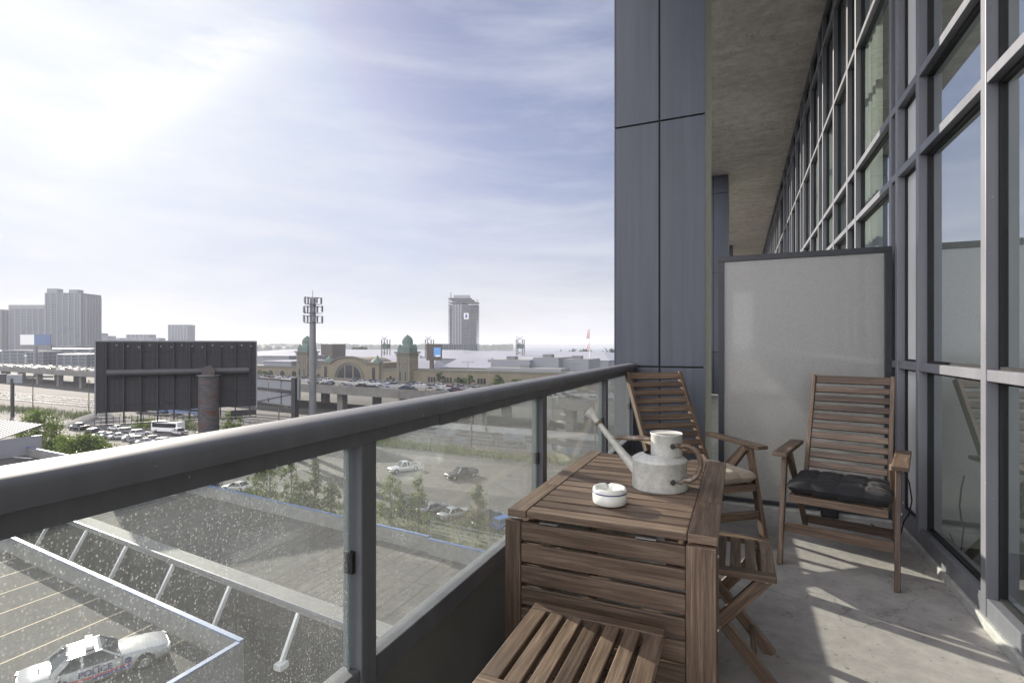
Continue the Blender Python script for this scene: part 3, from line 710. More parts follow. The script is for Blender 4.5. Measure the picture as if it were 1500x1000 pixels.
# ceramic ashtray
ac = at(893, 737, TZ)
au = thing('ashtray', 'round white ceramic ashtray with a blue line round its rim on the table', 'ashtray', (ac.x, ac.y, TZ))
prof = [(0, .004), (.050, .004), (.052, .001), (.056, .004), (.0585, .009), (.0590, .040), (.0590, .0400)]
part('bowl', MB().lathe(prof, (0, 0, 0), 64), 'ceramic', au)
part('rim_line', MB().lathe([(.0590, .040), (.0596, .0405), (.0596, .0435), (.0588, .044)], (0, 0, 0), 64), 'blueline', au)
t = MB(); n = 72; pr = [(.0588, .044), (.0585, .050), (.0565, .056), (.0520, .0585), (.046, .057), (.036, .053), (.024, .050), (.016, .0475), (.0145, .044), (.0145, .020)]
vs = []; fs = []
for i, (r, z) in enumerate(pr):
    for k in range(n):
        a = 2*math.pi*k/n; notch = max(0, math.cos(a*3+.6))**14*.006 if 2 <= i <= 5 else 0
        vs.append((r*math.cos(a), r*math.sin(a), z-notch))
for i in range(len(pr)-1):
    for k in range(n): fs.append((i*n+k, i*n+(k+1) % n, (i+1)*n+(k+1) % n, (i+1)*n+k))
t.add(vs, fs, None, 0, True); part('lid', t, 'ceramic', au)
part('well', MB().lathe([(0, .022), (.0143, .022)], (0, 0, 0), 24), 'ash', au)
# small things by the screen
pb = thing('power_box', 'small black weatherproof socket box low on the far side of the screen', 'power box', (.60, 4.36, 0))
part('housing', MB().b2(-.055, .055, -.02, .02, .004, .062), 'black', pb, .006); part('cover', MB().b2(-.045, .045, -.026, -.0205, .012, .054), 'darksteel', pb, .003)
cb = MB().tube([(.915, 3.82, .49), (.935, 3.80, .42), (.945, 3.79, .32), (.935, 3.80, .24), (.915, 3.83, .18), (.905, 3.9, .02), (.88, 4.1, .006), (.84, 4.3, .006)], .004, 8)
solo('cable', cb, 'black', 'thin black cable looping down by the window behind the armchair', 'cable', (.915, 3.82, .006))

# ================================================================= ground, lake, roads
struct('ground', MB().add([(-9000, -600, G), (3000, -600, G), (3000, 1180, G), (-9000, 1180, G)], [(0, 1, 2, 3)]), 'land')
struct('lake', MB().add([(-9000, 1170, G-1.2), (9000, 1170, G-1.2), (9000, 9000, G-1.2), (-9000, 9000, G-1.2)], [(0, 1, 2, 3)]), 'water')
struct('gravel_lot', MB().add([(-330, 58, G+.02), (40, 56, G+.02), (40, 90, G+.02), (-150, 92, G+.02), (-330, 84, G+.02)], [(0, 1, 2, 3, 4)]), 'dirt')
struct('grass_verge', MB().add([(-150, 38, G+.03), (30, 34, G+.03), (30, 57, G+.03), (-150, 59, G+.03)], [(0, 1, 2, 3)]), 'grass')
struct('rail_yard', MB().add([(-700, 104, G+.02), (300, 99, G+.02), (300, 124, G+.02), (-700, 150, G+.02)], [(0, 1, 2, 3)]), 'ballast')
struct('access_road', MB().add([(-150, 60, G+.05), (20, 64.5, G+.05), (20, 72, G+.05), (-150, 70, G+.05)], [(0, 1, 2, 3)]), 'asphalt')

# parking decks (turned about 5.5 degrees)
A = R(-5.6)
cA, sA = math.cos(A), math.sin(A)
def dk(x, y): return (x*cA-y*sA, x*sA+y*cA)
struct('near_parking_deck', MB().prism([(-21.5, 16.9), (-92, 23.9), (-92, -60), (-21.5, -60)], D-.4, D), 'asphalt')
near_par = thing('parking_deck_parapet', 'concrete parapet with pale blue coping round the near parking deck with the police car', 'parapet', (-21.4, 17, D))
def parapet(root, pts, z0, z1, th=.20, cop=.25, blue='blue'):
    for a, b in zip(pts, pts[1:]):
        a3, b3 = Vector((*a, (z0+z1)/2)), Vector((*b, (z0+z1)/2))
        part('wall_section', MB().bar(a3, b3, th, z1-z0), 'parapet', root, 0, True)
        part('coping', MB().bar((a[0], a[1], z1+.035), (b[0], b[1], z1+.035), cop, .07), blue, root, 0, True)
parapet(near_par, [(-92, 23.9), (-21.4, 17.15)], -17, -12.66)
parapet(near_par, [(-21.4, 16.97), (-21.4, -30)], -17, -12.66)
struct('lower_pavement', MB().prism([(-100, 30), (-100, -80), (-1.2, -80), (-1.2, 19), (-1.2, 20.2)], -17.2, -16.75), 'trench')
struct('far_parking_deck', MB().prism([(-99, 29.6), (-1.5, 19.25), (-1.5, 29.6), (-20.5, 31.6), (-20.6, 31.95), (-48.6, 34.8), (-76, 37.1), (-99, 38.6)], D-.5, D), 'membrane')
fw_ = thing('deck_retaining_wall', 'long wide-topped concrete wall along the edge of the far parking deck, seen from above', 'wall', (-40, 23, -16.7))
a_, b_ = (-92, 28.6), (-1.8, 19.05)
part('wall_body', MB().bar((*a_, -14.95), (*b_, -14.95), .5, 3.6), 'trench', fw_, 0, True)
nrm_ = Vector((b_[0]-a_[0], b_[1]-a_[1], 0)).normalized(); side_ = Vector((-nrm_.y, nrm_.x, 0))
part('coping', MB().bar(Vector((*a_, -12.98))+side_*.25, Vector((*b_, -12.98))+side_*.25, 1.15, .34), 'parapet', fw_, 0, True)
part('edge_trim', MB().bar(Vector((*a_, -12.80))-side_*.33, Vector((*b_, -12.80))-side_*.33, .10, .16), 'mull', fw_, 0, True)
for k in range(13):
    x = -83.2+k*6.15
    y = a_[1]+(x-a_[0])/(b_[0]-a_[0])*(b_[1]-a_[1])-.26
    t = MB(); t.bar((x, y-.02, -13.15), (x, y-1.15, -15.15), .17, .22, (0, 1, 0)); t.b2(x-.24, x+.24, y-1.45, y-.9, -15.45, -15.17)
    solo('raking_strut', t, 'white', 'pale raking strut propping the deck wall above the shaded trench', 'strut', (x, y, -15.4), 'raking struts along the deck wall')
far_par = thing('far_deck_parapet', 'low parapet with blue coping along the far edge of the empty parking deck', 'parapet', (-40, 34, D))
parapet(far_par, [(-99, 38.6), (-76, 37.1), (-48.6, 34.8), (-20.6, 31.95)], D, -12.66, .20, .25)
parapet(far_par, [(-20.4, 31.6), (-1.5, 29.6)], D, -12.66, .20, .25)
# stall lines
t = MB()
for k in range(22):
    x = -25.9-2.97*k
    t.add([(x-.06, 11.2, D+.004), (x+.06, 11.2, D+.004), (x+.06, 17.0-(x+21.5)*.095, D+.004), (x-.06, 17.0-(x+21.5)*.095, D+.004)], [(0, 1, 2, 3)])
    if k < 14: t.add([(x-.06, -2, D+.004), (x+.06, -2, D+.004), (x+.06, 4.5, D+.004), (x-.06, 4.5, D+.004)], [(0, 1, 2, 3)])
struct('stall_marking', t, 'paint')
# guard rail on the parapet
gr = thing('guard_rail', 'low white tubular guard rail standing past the jog of the blue coping', 'guard rail', (-18, 32.2, -12.6))
for zz in (-11.55, -11.85, -12.15, -12.4): part('rail', MB().tube([(-20.6, 32.2, zz), (-8, 30.9, zz)], .022, 6), 'greywall', gr, 0, True)
for k in range(6):
    x = -20.6+k*2.5; part('post', MB().tube([(x, 32.2-(x+20.6)*.103, G+8), (x, 32.2-(x+20.6)*.103, -11.5)], .035, 6), 'greywall', gr, 0, True)
# white arrow marks on the far deck
t = MB()
for (u0, v0, u1, v1) in ((0, 668, 46, 671), (10, 662, 48, 667), (0, 661, 14, 668)):
    p, q = at(u0, v0, D), at(u1, v1, D); t.bar((p.x, p.y, D+.006), (q.x, q.y, D+.006), .35, .004)
struct('road_marking', t, 'white')
# stair shelter
p0 = at(0, 660, D); sh = thing('stair_shelter', 'glazed stair shelter with slanting ribbed metal roof on the parking deck corner', 'shelter', (-90, 34.5, D))
c0 = at(46, 640, D+2.2)
t = MB()
for k in range(14):
    y_ = 0
    a = Vector((-103+k*1.05, 39.8, D+3.9)); b = Vector((-103+k*1.05, 34.0, D+2.3)); t.bar(a, b, 1.02, .08)
    t.bar(a+Vector((.5, 0, .07)), b+Vector((.5, 0, .07)), .06, .08)
part('roof', t, 'greywall', sh, 0, True)
part('glazed_wall', MB().b2(-103.3, -88.9, 34.4, 34.5, D+.02, D+2.25), 'towerglass', sh, 0, True)
t = MB()
for k in range(8): t.b2(-103.3+k*2.05, -103.15+k*2.05, 34.25, 34.39, D+.02, D+2.3)
t.b2(-103.3, -88.8, 34.2, 34.39, D+2.2, D+2.36)
t.b2(-88.9, -88.8, 34.4, 39.6, D+.02, D+2.5)
part('frame', t, 'roofwhite', sh, 0, True)

# ================================================================= vehicles
def car_parts(kind):
    """returns dict of part name -> list of (MB, material); local +y is forward, origin on the ground"""
    P = {}
    Ln, Wd, Hb, Ht = {'sedan': (4.8, 1.84, .92, 1.43), 'suv': (4.7, 1.88, 1.05, 1.72), 'police': (5.4, 1.98, .98, 1.47), 'pickup': (5.8, 2.0, 1.12, 1.88), 'hatch': (4.2, 1.78, .94, 1.50)}[kind]
    h = Ln/2; w = Wd/2
    # body stations: y, half width, top z, bottom z
    if kind in ('sedan', 'police'):
        st = [(-h, w*.84, Hb-.20, .42), (-h+.08, w*.92, Hb-.04, .32), (-h+.5, w*.97, Hb+.0, .24), (-.9, w, Hb-.01, .20), (.7, w, Hb-.03, .20), (h-1.3, w*.985, Hb-.06, .22), (h-.5, w*.94, Hb-.15, .24), (h-.12, w*.87, Hb-.24, .30), (h, w*.76, Hb-.36, .38)]
        cab = [(-h+1.05, Hb-.03), (-h+1.62, Ht-.03), (.10, Ht), (h-1.88, Hb-.06)] if kind == 'police' else [(-h+.85, Hb-.03), (-h+1.45, Ht-.03), (.15, Ht), (h-1.45, Hb-.06)]
    elif kind in ('suv', 'hatch'):
        st = [(-h, w*.88, Hb-.10, .42), (-h+.10, w*.95, Hb-.0, .32), (-h+.6, w*.98, Hb, .25), (0, w, Hb-.01, .22), (h-1.3, w*.985, Hb-.05, .24), (h-.45, w*.94, Hb-.15, .26), (h-.1, w*.87, Hb-.28, .32), (h, w*.78, Hb-.40, .40)]
        cab = [(-h+.12, Hb-.02), (-h+.42, Ht-.05), (.25, Ht), (h-1.30, Hb-.06)]
    else:
        st = [(-h, w*.95, Hb-.04, .50), (-h+.04, w*.97, Hb, .42), (-h+1.9, w*.98, Hb, .38), (0, w, Hb, .36), (h-1.4, w*.99, Hb-.04, .36), (h-.3, w*.95, Hb-.10, .38), (h-.05, w*.90, Hb-.2, .42), (h, w*.85, Hb-.32, .48)]
        cab = [(-h+2.05, Hb-.02), (-h+2.2, Ht-.03), (.45, Ht), (h-1.75, Hb-.04)]
    ring = [(-1, .0), (-1.0, .45), (-.985, .72), (-.93, .92), (-.80, .985), (0, 1.03), (.80, .985), (.93, .92), (.985, .72), (1, .45), (1, .0)]
    t = MB(); vs = []; fs = []; nr = len(ring)
    for (y, hw, zt_, zb) in st:
        for (a, b) in ring: vs.append((a*hw*(1 if b > .1 else .96), y, zb+(zt_-zb)*b))
    for i in range(len(st)-1):
        for k in range(nr-1): fs.append((i*nr+k, i*nr+k+1, (i+1)*nr+k+1, (i+1)*nr+k))
        fs.append((i*nr+nr-1, i*nr, (i+1)*nr, (i+1)*nr+nr-1))
    fs += [tuple(range(nr)), tuple(reversed(range((len(st)-1)*nr, len(st)*nr)))]
    t.add(vs, fs, None, 0, True)
    # cabin: glasshouse, narrowing upwards
    (y0, z0), (y1, z1), (y2, z2), (y3, z3) = cab; wb, wt = w*.93, w*.72
    gv = [(-wb, y0, z0), (wb, y0, z0), (-wt, y1, z1-.04), (wt, y1, z1-.04), (-wt, y2, z2-.04), (wt, y2, z2-.04), (-wb, y3, z3), (wb, y3, z3)]
    rear = MB().add(gv, [(0, 1, 3, 2)]); front = MB().add(gv, [(4, 5, 7, 6)])
    sl = MB().add(gv, [(0, 2, 4, 6)]); sr = MB().add(gv, [(1, 7, 5, 3)])
    # painted roof slab and pillars
    rf = [(-wt, y1, z1-.045), (wt, y1, z1-.045), (wt, y2, z2-.045), (-wt, y2, z2-.045), (-wt*.86, y1+.08, z1), (wt*.86, y1+.08, z1), (wt*.86, y2-.12, z2), (-wt*.86, y2-.12, z2)]
    t.add(rf, [(4, 5, 6, 7), (0, 1, 5, 4), (1, 2, 6, 5), (2, 3, 7, 6), (3, 0, 4, 7)], None, 0, False)
    for s in (-1, 1):
        e = .012*s
        t.bar((s*wb+e, y0+.03, z0), (s*wt+e, y1, z1-.045), .05, .14 if kind != 'police' else .24, (0, 1, 0)); t.bar((s*wb+e, y3, z3), (s*wt+e, y2, z2-.045), .05, .07, (0, 1, 0))
        ym = (y1+y2)/2-.1; t.bar((s*wb+e, ym, z0), (s*wt+e, ym, z1-.045), .04, .09, (0, 1, 0))
        t.bar((s*wt+e, y1, z1-.04), (s*wt+e, y2, z2-.04), .05, .05)
        t.box((s*(w+.06), y3-.25, z3+.06), (.16, .09, .12))
    if kind == 'pickup':     # open bed
        P['bed_liner'] = [(MB().b2(-w*.84, w*.84, -h+.12, -h+1.95, Hb+.03, Hb+.035), 'black')]
        for s in (-1, 1): t.b2(s*w*.98-.05, s*w*.98+.05, -h+.02, -h+2.0, Hb, Hb+.10)
        t.b2(-w*.9, w*.9, -h+.01, -h+.09, Hb, Hb+.10)
    P['body'] = [(t, None)]
    P['rear_window'] = [(rear, 'carglass')]; P['windshield'] = [(front, 'carglass')]; P['side_window'] = [(sl, 'carglass'), (sr, 'carglass')]
    rr = .33 if kind not in ('pickup', 'suv') else .38; wy = (h-.98, -h+1.08) if kind != 'police' else (h-1.05, -h+1.30)
    ww = []
    arch = MB()
    for y in wy:
        for s in (-1, 1):
            ww.append((MB().tube([(s*(w-.20), y, rr), (s*(w-.03), y, rr), (s*(w+.012), y, rr)], [rr, rr, rr*.93], 22), 'tyre', MB().tube([(s*(w+.012), y, rr), (s*(w+.022), y, rr)], [rr*.62, rr*.5], 14)))
            arch.tube([(s*(w-.24), y, rr+.02), (s*(w+.004), y, rr+.02)], rr+.075, 24)
    P['wheel_arch'] = [(arch, 'black')]
    P['wheel'] = ww
    P['headlight'] = [(MB().box((s*w*.70, h-.10, Hb-.33), (.34, .14, .13), s*-.35), 'head') for s in (-1, 1)]
    P['tail_light'] = [(MB().box((s*w*.74, -h+.05, Hb-.20), (.28, .13, .14), s*.25), 'tail') for s in (-1, 1)]
    P['grille'] = [(MB().box((0, h-.02, Hb-.42), (w*.9, .08, .12)), 'black')]
    return P
def make_car(kind, name, label, cat, loc, heading, color=None, paint='carpaint', group=None, detail=True):
    c = thing(name, label, cat, loc, heading, group)
    P = car_parts(kind)
    for pn, lst in P.items():
        for it in lst:
            m_ = it[1] or paint
            o = part(pn, it[0], m_, c)
            if m_ == 'carpaint' and color: o.color = (*color, 1)
            if len(it) > 2: part('rim', it[2], 'rim', o)
    return c
WHT, SIL, BLK, GRY, RED, BLU, TAN, NAV = (.46, .46, .46), (.24, .25, .26), (.015, .015, .017), (.12, .125, .13), (.30, .03, .03), (.05, .14, .36), (.30, .27, .22), (.02, .03, .07)
# --- police car
hd = -math.atan2(.41, .91)
pc = make_car('police', 'police_car', 'white police car with roof light bar parked on the near deck', 'police car', (-26.75, 14.0, D), hd, None, 'policewhite')
t = MB(); t.box((0, -.30, 1.60), (1.30, .30, .13)); part('light_bar', t, 'head', pc, .03)
t = MB(); t.box((0, -.30, 1.505), (1.2, .34, .06)); part('light_bar_mount', t, 'darksteel', pc)
def text_mesh(txt, size, m):
    cu = bpy.data.curves.new('lettering', 'FONT'); cu.body = txt; cu.size = size; cu.align_x = 'CENTER'; cu.align_y = 'CENTER'; cu.extrude = .004; cu.offset = .008
    ob = bpy.data.objects.new('tmp', cu); COL.objects.link(ob); dg = bpy.context.evaluated_depsgraph_get(); me = bpy.data.meshes.new_from_object(ob.evaluated_get(dg))
    bpy.data.objects.remove(ob); me.materials.clear(); me.materials.append(M[m]); return me
def letters(txt, size, m, parent, loc, rot, name='lettering'):
    o = link(name, text_mesh(txt, size, m), parent); o.location = loc; o.rotation_euler = rot; return o
for s in (1, -1):
    letters('POLICE', .36, 'letter', pc, (s*1.003, -.15, .69), (R(90), 0, R(90*s)))
    t = MB()
    t.add([(s*1.000, 1.1, .52), (s*1.000, -.3, .42), (s*1.000, -1.9, .56), (s*.998, -1.9, .64), (s*1.000, -.3, .50), (s*1.000, 1.1, .58)], [(0, 1, 4, 5), (1, 2, 3, 4)])
    part('stripe', t, 'policered', pc)
    t = MB().add([(s*1.002, 1.1, .42), (s*1.002, -.2, .34), (s*1.002, -.2, .41), (s*1.002, 1.1, .50)], [(0, 1, 2, 3)]); part('stripe', t, 'policeblue', pc)
    part('emblem', MB().tube([(s*.985, 1.02, .70), (s*1.004, 1.02, .70)], .14, 20), 'letter', pc)
    for yy in (.80, -.22, -1.32): part('door_seam', MB().b2(s*.993-.004, s*.993+.006, yy-.008, yy+.008, .32, .93), 'black', pc)
    part('door_handle', MB().b2(s*1.0-.01, s*1.0+.02, -.18, .02, .86, .89), 'black', pc)
letters('18', .42, 'letter', pc, (.22, -.98, 1.475), (0, 0, R(0)), 'roof_number')
t = MB().tube([(0, -2.0, .94), (0, -2.0, 1.10)], .035, 8); t.tube([(-.3, -1.2, 1.45), (-.3, -1.2, 1.53)], .04, 8); part('antenna', t, 'letter', pc)
# --- others on the gravel and lots
def carat(kind, u, v, head, col, label, name=None, group='cars parked on the gravel lots', z=G+.03):
    p = at(u, v, z); return make_car(kind, name or {'sedan': 'parked_car', 'suv': 'parked_suv', 'pickup': 'pickup_truck', 'hatch': 'parked_hatchback'}[kind], label, {'pickup': 'pickup truck', 'suv': 'suv'}.get(kind, 'car'), (p.x, p.y, z), R(head), col, 'carpaint', group)
carat('pickup', 592, 690, 150, WHT, 'white pickup truck driving across the pale gravel lot behind the railing glass', group='pickup trucks crossing the gravel')
carat('pickup', 676, 699, 150, BLK, 'black pickup truck on the gravel, right of the white one behind the glass', group='pickup trucks crossing the gravel')
spots = [('suv', 600, 745, -20, BLK, 'black suv half hidden by a young tree at the lawn edge'), ('sedan', 634, 750, -22, GRY, 'dark grey car in the row beyond the lawn, beside the black suv'),
         ('sedan', 666, 757, -24, SIL, 'silver car with dark roof in the middle of the row beyond the lawn'), ('suv', 712, 763, -25, BLK, 'black suv between the silver car and the bright blue car'),
         ('hatch', 742, 772, -26, (.03, .11, .30), 'bright blue car at the end of the row, by the table corner'), ('sedan', 347, 718, 100, WHT, 'white car just over the blue coping, beside the first young tree')]
for k, u, v, h_, c_, lab in spots: carat(k, u, v, h_, c_, lab, group='cars parked beyond the lawn')
lot = [('pickup', 115, 629, 95, BLK, 'black pickup truck in front of the dark gravel mound'), ('suv', 138, 636, 30, BLK, 'black suv at the left end of the packed car row under the billboard'),
       ('sedan', 151, 640, -40, WHT, 'first white car of the row under the billboard'), ('sedan', 163, 641, -40, SIL, 'silver car squeezed between white cars under the billboard'), ('sedan', 176, 642, -40, WHT, 'white hatch-backed car third in the row under the billboard'),
       ('suv', 190, 635, -42, GRY, 'grey suv behind the front row under the billboard'), ('sedan', 196, 644, -38, WHT, 'white car nearest the lane in the middle of the lot'), ('suv', 205, 648, -40, SIL, 'silver suv right of centre in the billboard lot'),
       ('sedan', 216, 650, -42, WHT, 'white car just before the railing cap under the billboard'), ('hatch', 228, 646, -40, BLK, 'black hatchback second from the white van'), ('sedan', 170, 630, 95, WHT, 'long white car in the back row touching the billboard catwalk'),
       ('suv', 206, 638, -35, WHT, 'white suv in the back row of the lot'), ('pickup', 262, 637, 80, WHT, 'white pickup truck beside the billboard column'), ('suv', 292, 642, 85, WHT, 'white suv partly behind the rusty column'),
       ('suv', 145, 655, -70, BLK, 'black suv below the leafy tree near the railing cap'), ('sedan', 158, 664, -70, WHT, 'white car whose roof peeps over the railing cap'), ('sedan', 128, 667, -70, SIL, 'silver car next to the bushy tree'),
       ('sedan', 4, 627, 80, BLK, 'black car at the left edge of the photograph'), ('sedan', 183, 622, 92, SIL, 'silver car seen through the catwalk bars'), ('suv', 243, 651, -40, WHT, 'white suv almost covered by the railing cap')]
for k, u, v, h_, c_, lab in lot: carat(k, u, v, h_, c_, lab)
# bus / shuttle
p = at(246, 633, G); bu = thing('shuttle_bus', 'short white bus with dark windows parked behind the white pickup', 'bus', (p.x, p.y, G), R(10))
part('body', MB().box((0, 0, 1.65), (8.5, 2.4, 2.6)), 'white', bu, .15); part('side_window', MB().box((0, -1.215, 2.0), (7.6, .03, 1.1)), 'carglass', bu); part('side_window', MB().box((-4.265, 0, 1.9), (.03, 2.0, 1.3)), 'carglass', bu)
for (x, y) in ((-2.8, -1.05), (2.8, -1.05), (-2.8, 1.05), (2.8, 1.05)): part('wheel', MB().tube([(x, y-.15, .5), (x, y+.16*(1 if y > 0 else 1), .5)], .5, 16), 'tyre', bu)

# ================================================================= elevated highway
def hy(x): return 121.0-.112*x      # front edge
HT = -12.3
hw_ = thing('elevated_highway', 'long raised concrete highway packed with traffic in front of the domed building', 'highway', (-150, 150, G))
for (xa, xb) in ((-760, -420), (-420, -220), (-220, -40), (-40, 320)):
    pts = [(xa, hy(xa)), (xb, hy(xb)), (xb, hy(xb)+27), (xa, hy(xa)+27)]
    part('deck', MB().prism(pts, HT-1.3, HT-.9), 'asphalt', hw_, 0, True)
    part('edge_beam', MB().prism([(xa, hy(xa)-.25), (xb, hy(xb)-.25), (xb, hy(xb)+.05), (xa, hy(xa)+.05)], HT-2.9, HT-.05), 'bridge', hw_, 0, True)
    part('edge_beam', MB().prism([(xa, hy(xa)+27), (xb, hy(xb)+27), (xb, hy(xb)+27.3), (xa, hy(xa)+27.3)], HT-2.9, HT-.05), 'bridge', hw_, 0, True)
    part('median_barrier', MB().prism([(xa, hy(xa)+13.4), (xb, hy(xb)+13.4), (xb, hy(xb)+13.7), (xa, hy(xa)+13.7)], HT-.9, HT-.05), 'conc', hw_, 0, True)
    part('girder', MB().prism([(xa, hy(xa)+1.5), (xb, hy(xb)+1.5), (xb, hy(xb)+25), (xa, hy(xa)+25)], HT-2.6, HT-1.31), 'bridge', hw_, 0, True)
for k in range(38):
    x = -740+k*28
    for dy in (3.5, 22):
        part('pier', MB().box((x, hy(x)+dy, (G+HT-2.6)/2), (2.6, 2.2, HT-2.6-G), R(-6)), 'bridge', hw_, 0, True)
def simple_car():
    t = MB(); pr = [(-2.3, .35), (-2.35, .75), (-2.2, .95), (-1.5, 1.0), (-1.0, 1.42), (.35, 1.45), (1.05, .98), (2.0, .85), (2.3, .65), (2.3, .35)]
    t.xprism(pr, -.88, .88, 0)
    t.xprism([(-1.42, 1.0), (-1.0, 1.36), (.32, 1.38), (.92, 1.0)], -.90, .90, 1)
    t.add([(-.7, .42, 1.44), (.7, .42, 1.44), (.74, 1.02, 1.02), (-.74, 1.02, 1.02)], [(0, 1, 2, 3)], None, 1)
    for y in (-1.45, 1.45): t.tube([(-.92, y, .33), (.92, y, .33)], .33, 10, 2)
    return t.mesh('highway_car', ['carpaint', 'carglass', 'tyre'])
me_s = simple_car()
cols = [WHT, WHT, SIL, SIL, GRY, GRY, BLK, BLK, (.12, .03, .03), NAV, TAN, SIL, (.25, .26, .27), BLK]
rc = random.Random(5)
for lane, dy in enumerate((2.4, 5.9, 9.4, 15.6, 19.1, 22.6)):
    x = -440+rc.uniform(0, 6)
    while x < 10:
        if rc.random() < .86:
            o = link('highway_car', me_s); o.location = (x, hy(x)+dy, HT-.89); o.rotation_euler = (0, 0, R(83.6 if lane < 3 else -96.4)); o.color = (*rc.choice(cols), 1)
            tag(o, 'small car in the slow queue of traffic on the raised highway', 'car', 'cars queuing on the raised highway')
        x += rc.uniform(7.2, 11.5) if x > -330 else rc.uniform(12, 20)
# highway lamps
for k in range(9):
    x = -330+k*36; y = hy(x)+13.5
    t = MB(); t.tube([(x, y, HT-.9), (x, y, HT+8.2)], [.11, .07], 8); t.tube([(x-1.6, y, HT+8.3), (x+1.6, y, HT+8.3)], .05, 6); t.box((x-1.8, y, HT+8.25), (.7, .25, .12)); t.box((x+1.8, y, HT+8.25), (.7, .25, .12))
    solo('street_lamp', t, 'steel', 'twin-armed lamp post on the highway median', 'street lamp', (x, y, HT-.9), 'lamp posts along the highway median')

# ================================================================= rail yard
for k, y0 in enumerate((104.5, 108.7, 112.9, 117.4)):
    t = MB()
    for dy in (-.72, .72): t.bar((-700, y0+dy+700*.036, G+.17), (200, y0+dy-200*.036, G+.17), .09, .16)
    t2 = MB(); o = solo('railway_track', t, 'steel', ['nearest', 'second', 'third', 'farthest'][k]+' railway track of the yard, between the weeds and the highway', 'railway track', (-100, y0, G))
    n = 320; tt = MB()
    for i in range(n):
        x = -330+i*1.15; tt.box((x, y0-x*.036, G+.06), (.25, 2.5, .08), R(-2))
    s_ = part('sleepers', tt, 'brown', o, 0, True)
def chainfence(y0, slope, x0, x1, h, step, label, mtl='steel'):
    f = thing('chain_fence', label, 'fence', ((x0+x1)/2, y0, G)); n = int((x1-x0)/step)
    t = MB()
    for zz in (.08, h*.5, h): t.tube([(x0, y0+slope*x0, G+zz), (x1, y0+slope*x1, G+zz)], .03, 4)
    part('fence_rails', t, mtl, f, 0, True)
    t = MB()
    for k in range(n+1):
        x = x0+k*step; t.tube([(x, y0+slope*x, G), (x, y0+slope*x, G+h+.1)], .05, 5)
    part('fence_posts', t, mtl, f, 0, True)
    t = MB()
    for k in range(int((x1-x0)/.8)):
        x = x0+k*.8; t.add([(x, y0+slope*x, G+.1), (x+.03, y0+slope*x, G+.1), (x+.8, y0+slope*x, G+h), (x+.77, y0+slope*x, G+h)], [(0, 1, 2, 3)])
        t.add([(x+.8, y0+slope*x+.01, G+.1), (x+.77, y0+slope*x+.01, G+.1), (x, y0+slope*x+.01, G+h), (x+.03, y0+slope*x+.01, G+h)], [(0, 1, 2, 3)])
    part('mesh', t, mtl, f, 0, True)
chainfence(98.5, -.03, -160, 30, 2.2, 3, 'chain link fence between the gravel lot weeds and the railway')
chainfence(100.8, -.036, -150, 30, 1.4, 2.4, 'second lower fence right beside the nearest railway track')
for k, (x, w) in enumerate(((-78, 5), (-66, 5.5), (-57, 4), (-47.5, 5.5), (-38, 5.5), (-31, 3.5))):
    t = MB(); y = 99.6-.033*x+(8 if k in (1, 3) else 0)
    t.box((x, y, G+1.6), (w, .06, 1.5)); 
    for s in (-1, 1): t.tube([(x+s*w*.45, y+.05, G), (x+s*w*.45, y+.05, G+2.4)], .05, 5)
    solo('fence_banner', t, 'greywall', 'plain white banner hung on the railway fence', 'banner', (x, y, G), 'white banners along the railway fence')
# platform and low walls beyond tracks
struct('station_platform', MB().prism([(-120, 124.5), (30, 119), (30, 122.5), (-120, 128)], G, G+1.1), 'conc')
for k in range(10):      # utility poles
    x, y, h = [(at(48, 600, G).x, at(48, 600, G).y, 12), (at(130, 602, G).x, at(130, 602, G).y, 11), (-52, 97, 8), (-39, 100, 9), (-112, 101, 9), (-27, 104, 9), (-61, 122, 10), (-88, 121, 10), (-22, 92, 7), (-136, 97, 9)][k]
    t = MB(); t.tube([(x, y, G), (x, y, G+h)], [.17, .11], 8); t.box((x, y, G+h-.8), (1.8, .12, .12), .3); t.tube([(x+.5, y, G+h-.7), (x+.5, y, G+h-.4)], .07, 6)
    solo('utility_pole', t, 'bark', ['thin wooden pole left of the small roadside billboard tracks', 'wooden pole at the left edge of the big billboard'][k] if k < 2 else 'slim pole with one cross-arm beside the railway', 'utility pole', (x, y, G), 'slim poles by the railway')
# rail cars seen under the billboard
p = at(215, 606, G)
for k in range(2):
    c = thing('rail_car', ['blue rail car', 'second blue rail car'][k]+' standing on the tracks behind the billboard catwalk', 'rail car', (p.x+k*19, p.y+2-k*.7, G+.2), R(-2))
    part('body', MB().box((0, 0, 1.9), (17, 2.8, 2.3)), 'busblue', c, .15); part('window', MB().box((0, -1.42, 2.2), (14, .04, .7)), 'carglass', c)
    for x in (-6, 6): part('bogie', MB().box((x, 0, .45), (2.6, 2.2, .7)), 'darksteel', c)
# mound
t = MB(); pm = at(118, 627, G); n = 28; vs = []; fs = []
for j in range(9):
    for i in range(n):
        a = 2*math.pi*i/n; r = (1-j/8); rr = r*(1+.10*noise.noise(Vector((math.cos(a)*2, math.sin(a)*2, j*.4))))
        vs.append((pm.x+math.cos(a)*rr*15, pm.y+5+math.sin(a)*rr*7, G+4.2*(1-r**1.15)+.2*noise.noise(Vector((i*.9, j, 2)))))
for j in range(8):
    for i in range(n): fs.append((j*n+i, j*n+(i+1) % n, (j+1)*n+(i+1) % n, (j+1)*n+i))
solo('gravel_mound', t.add(vs, fs, None, 0, True), 'mound', 'dark mound of gravel left of the big billboard', 'mound', (pm.x, pm.y, G))
pm = at(520, 672, G)
vs = [(x*.8+pm.x, y*.55+pm.y, (z-G)*.55+G) for x, y, z in [(v[0]-at(118, 627, G).x, v[1]-at(118, 627, G).y, v[2]) for v in vs]]
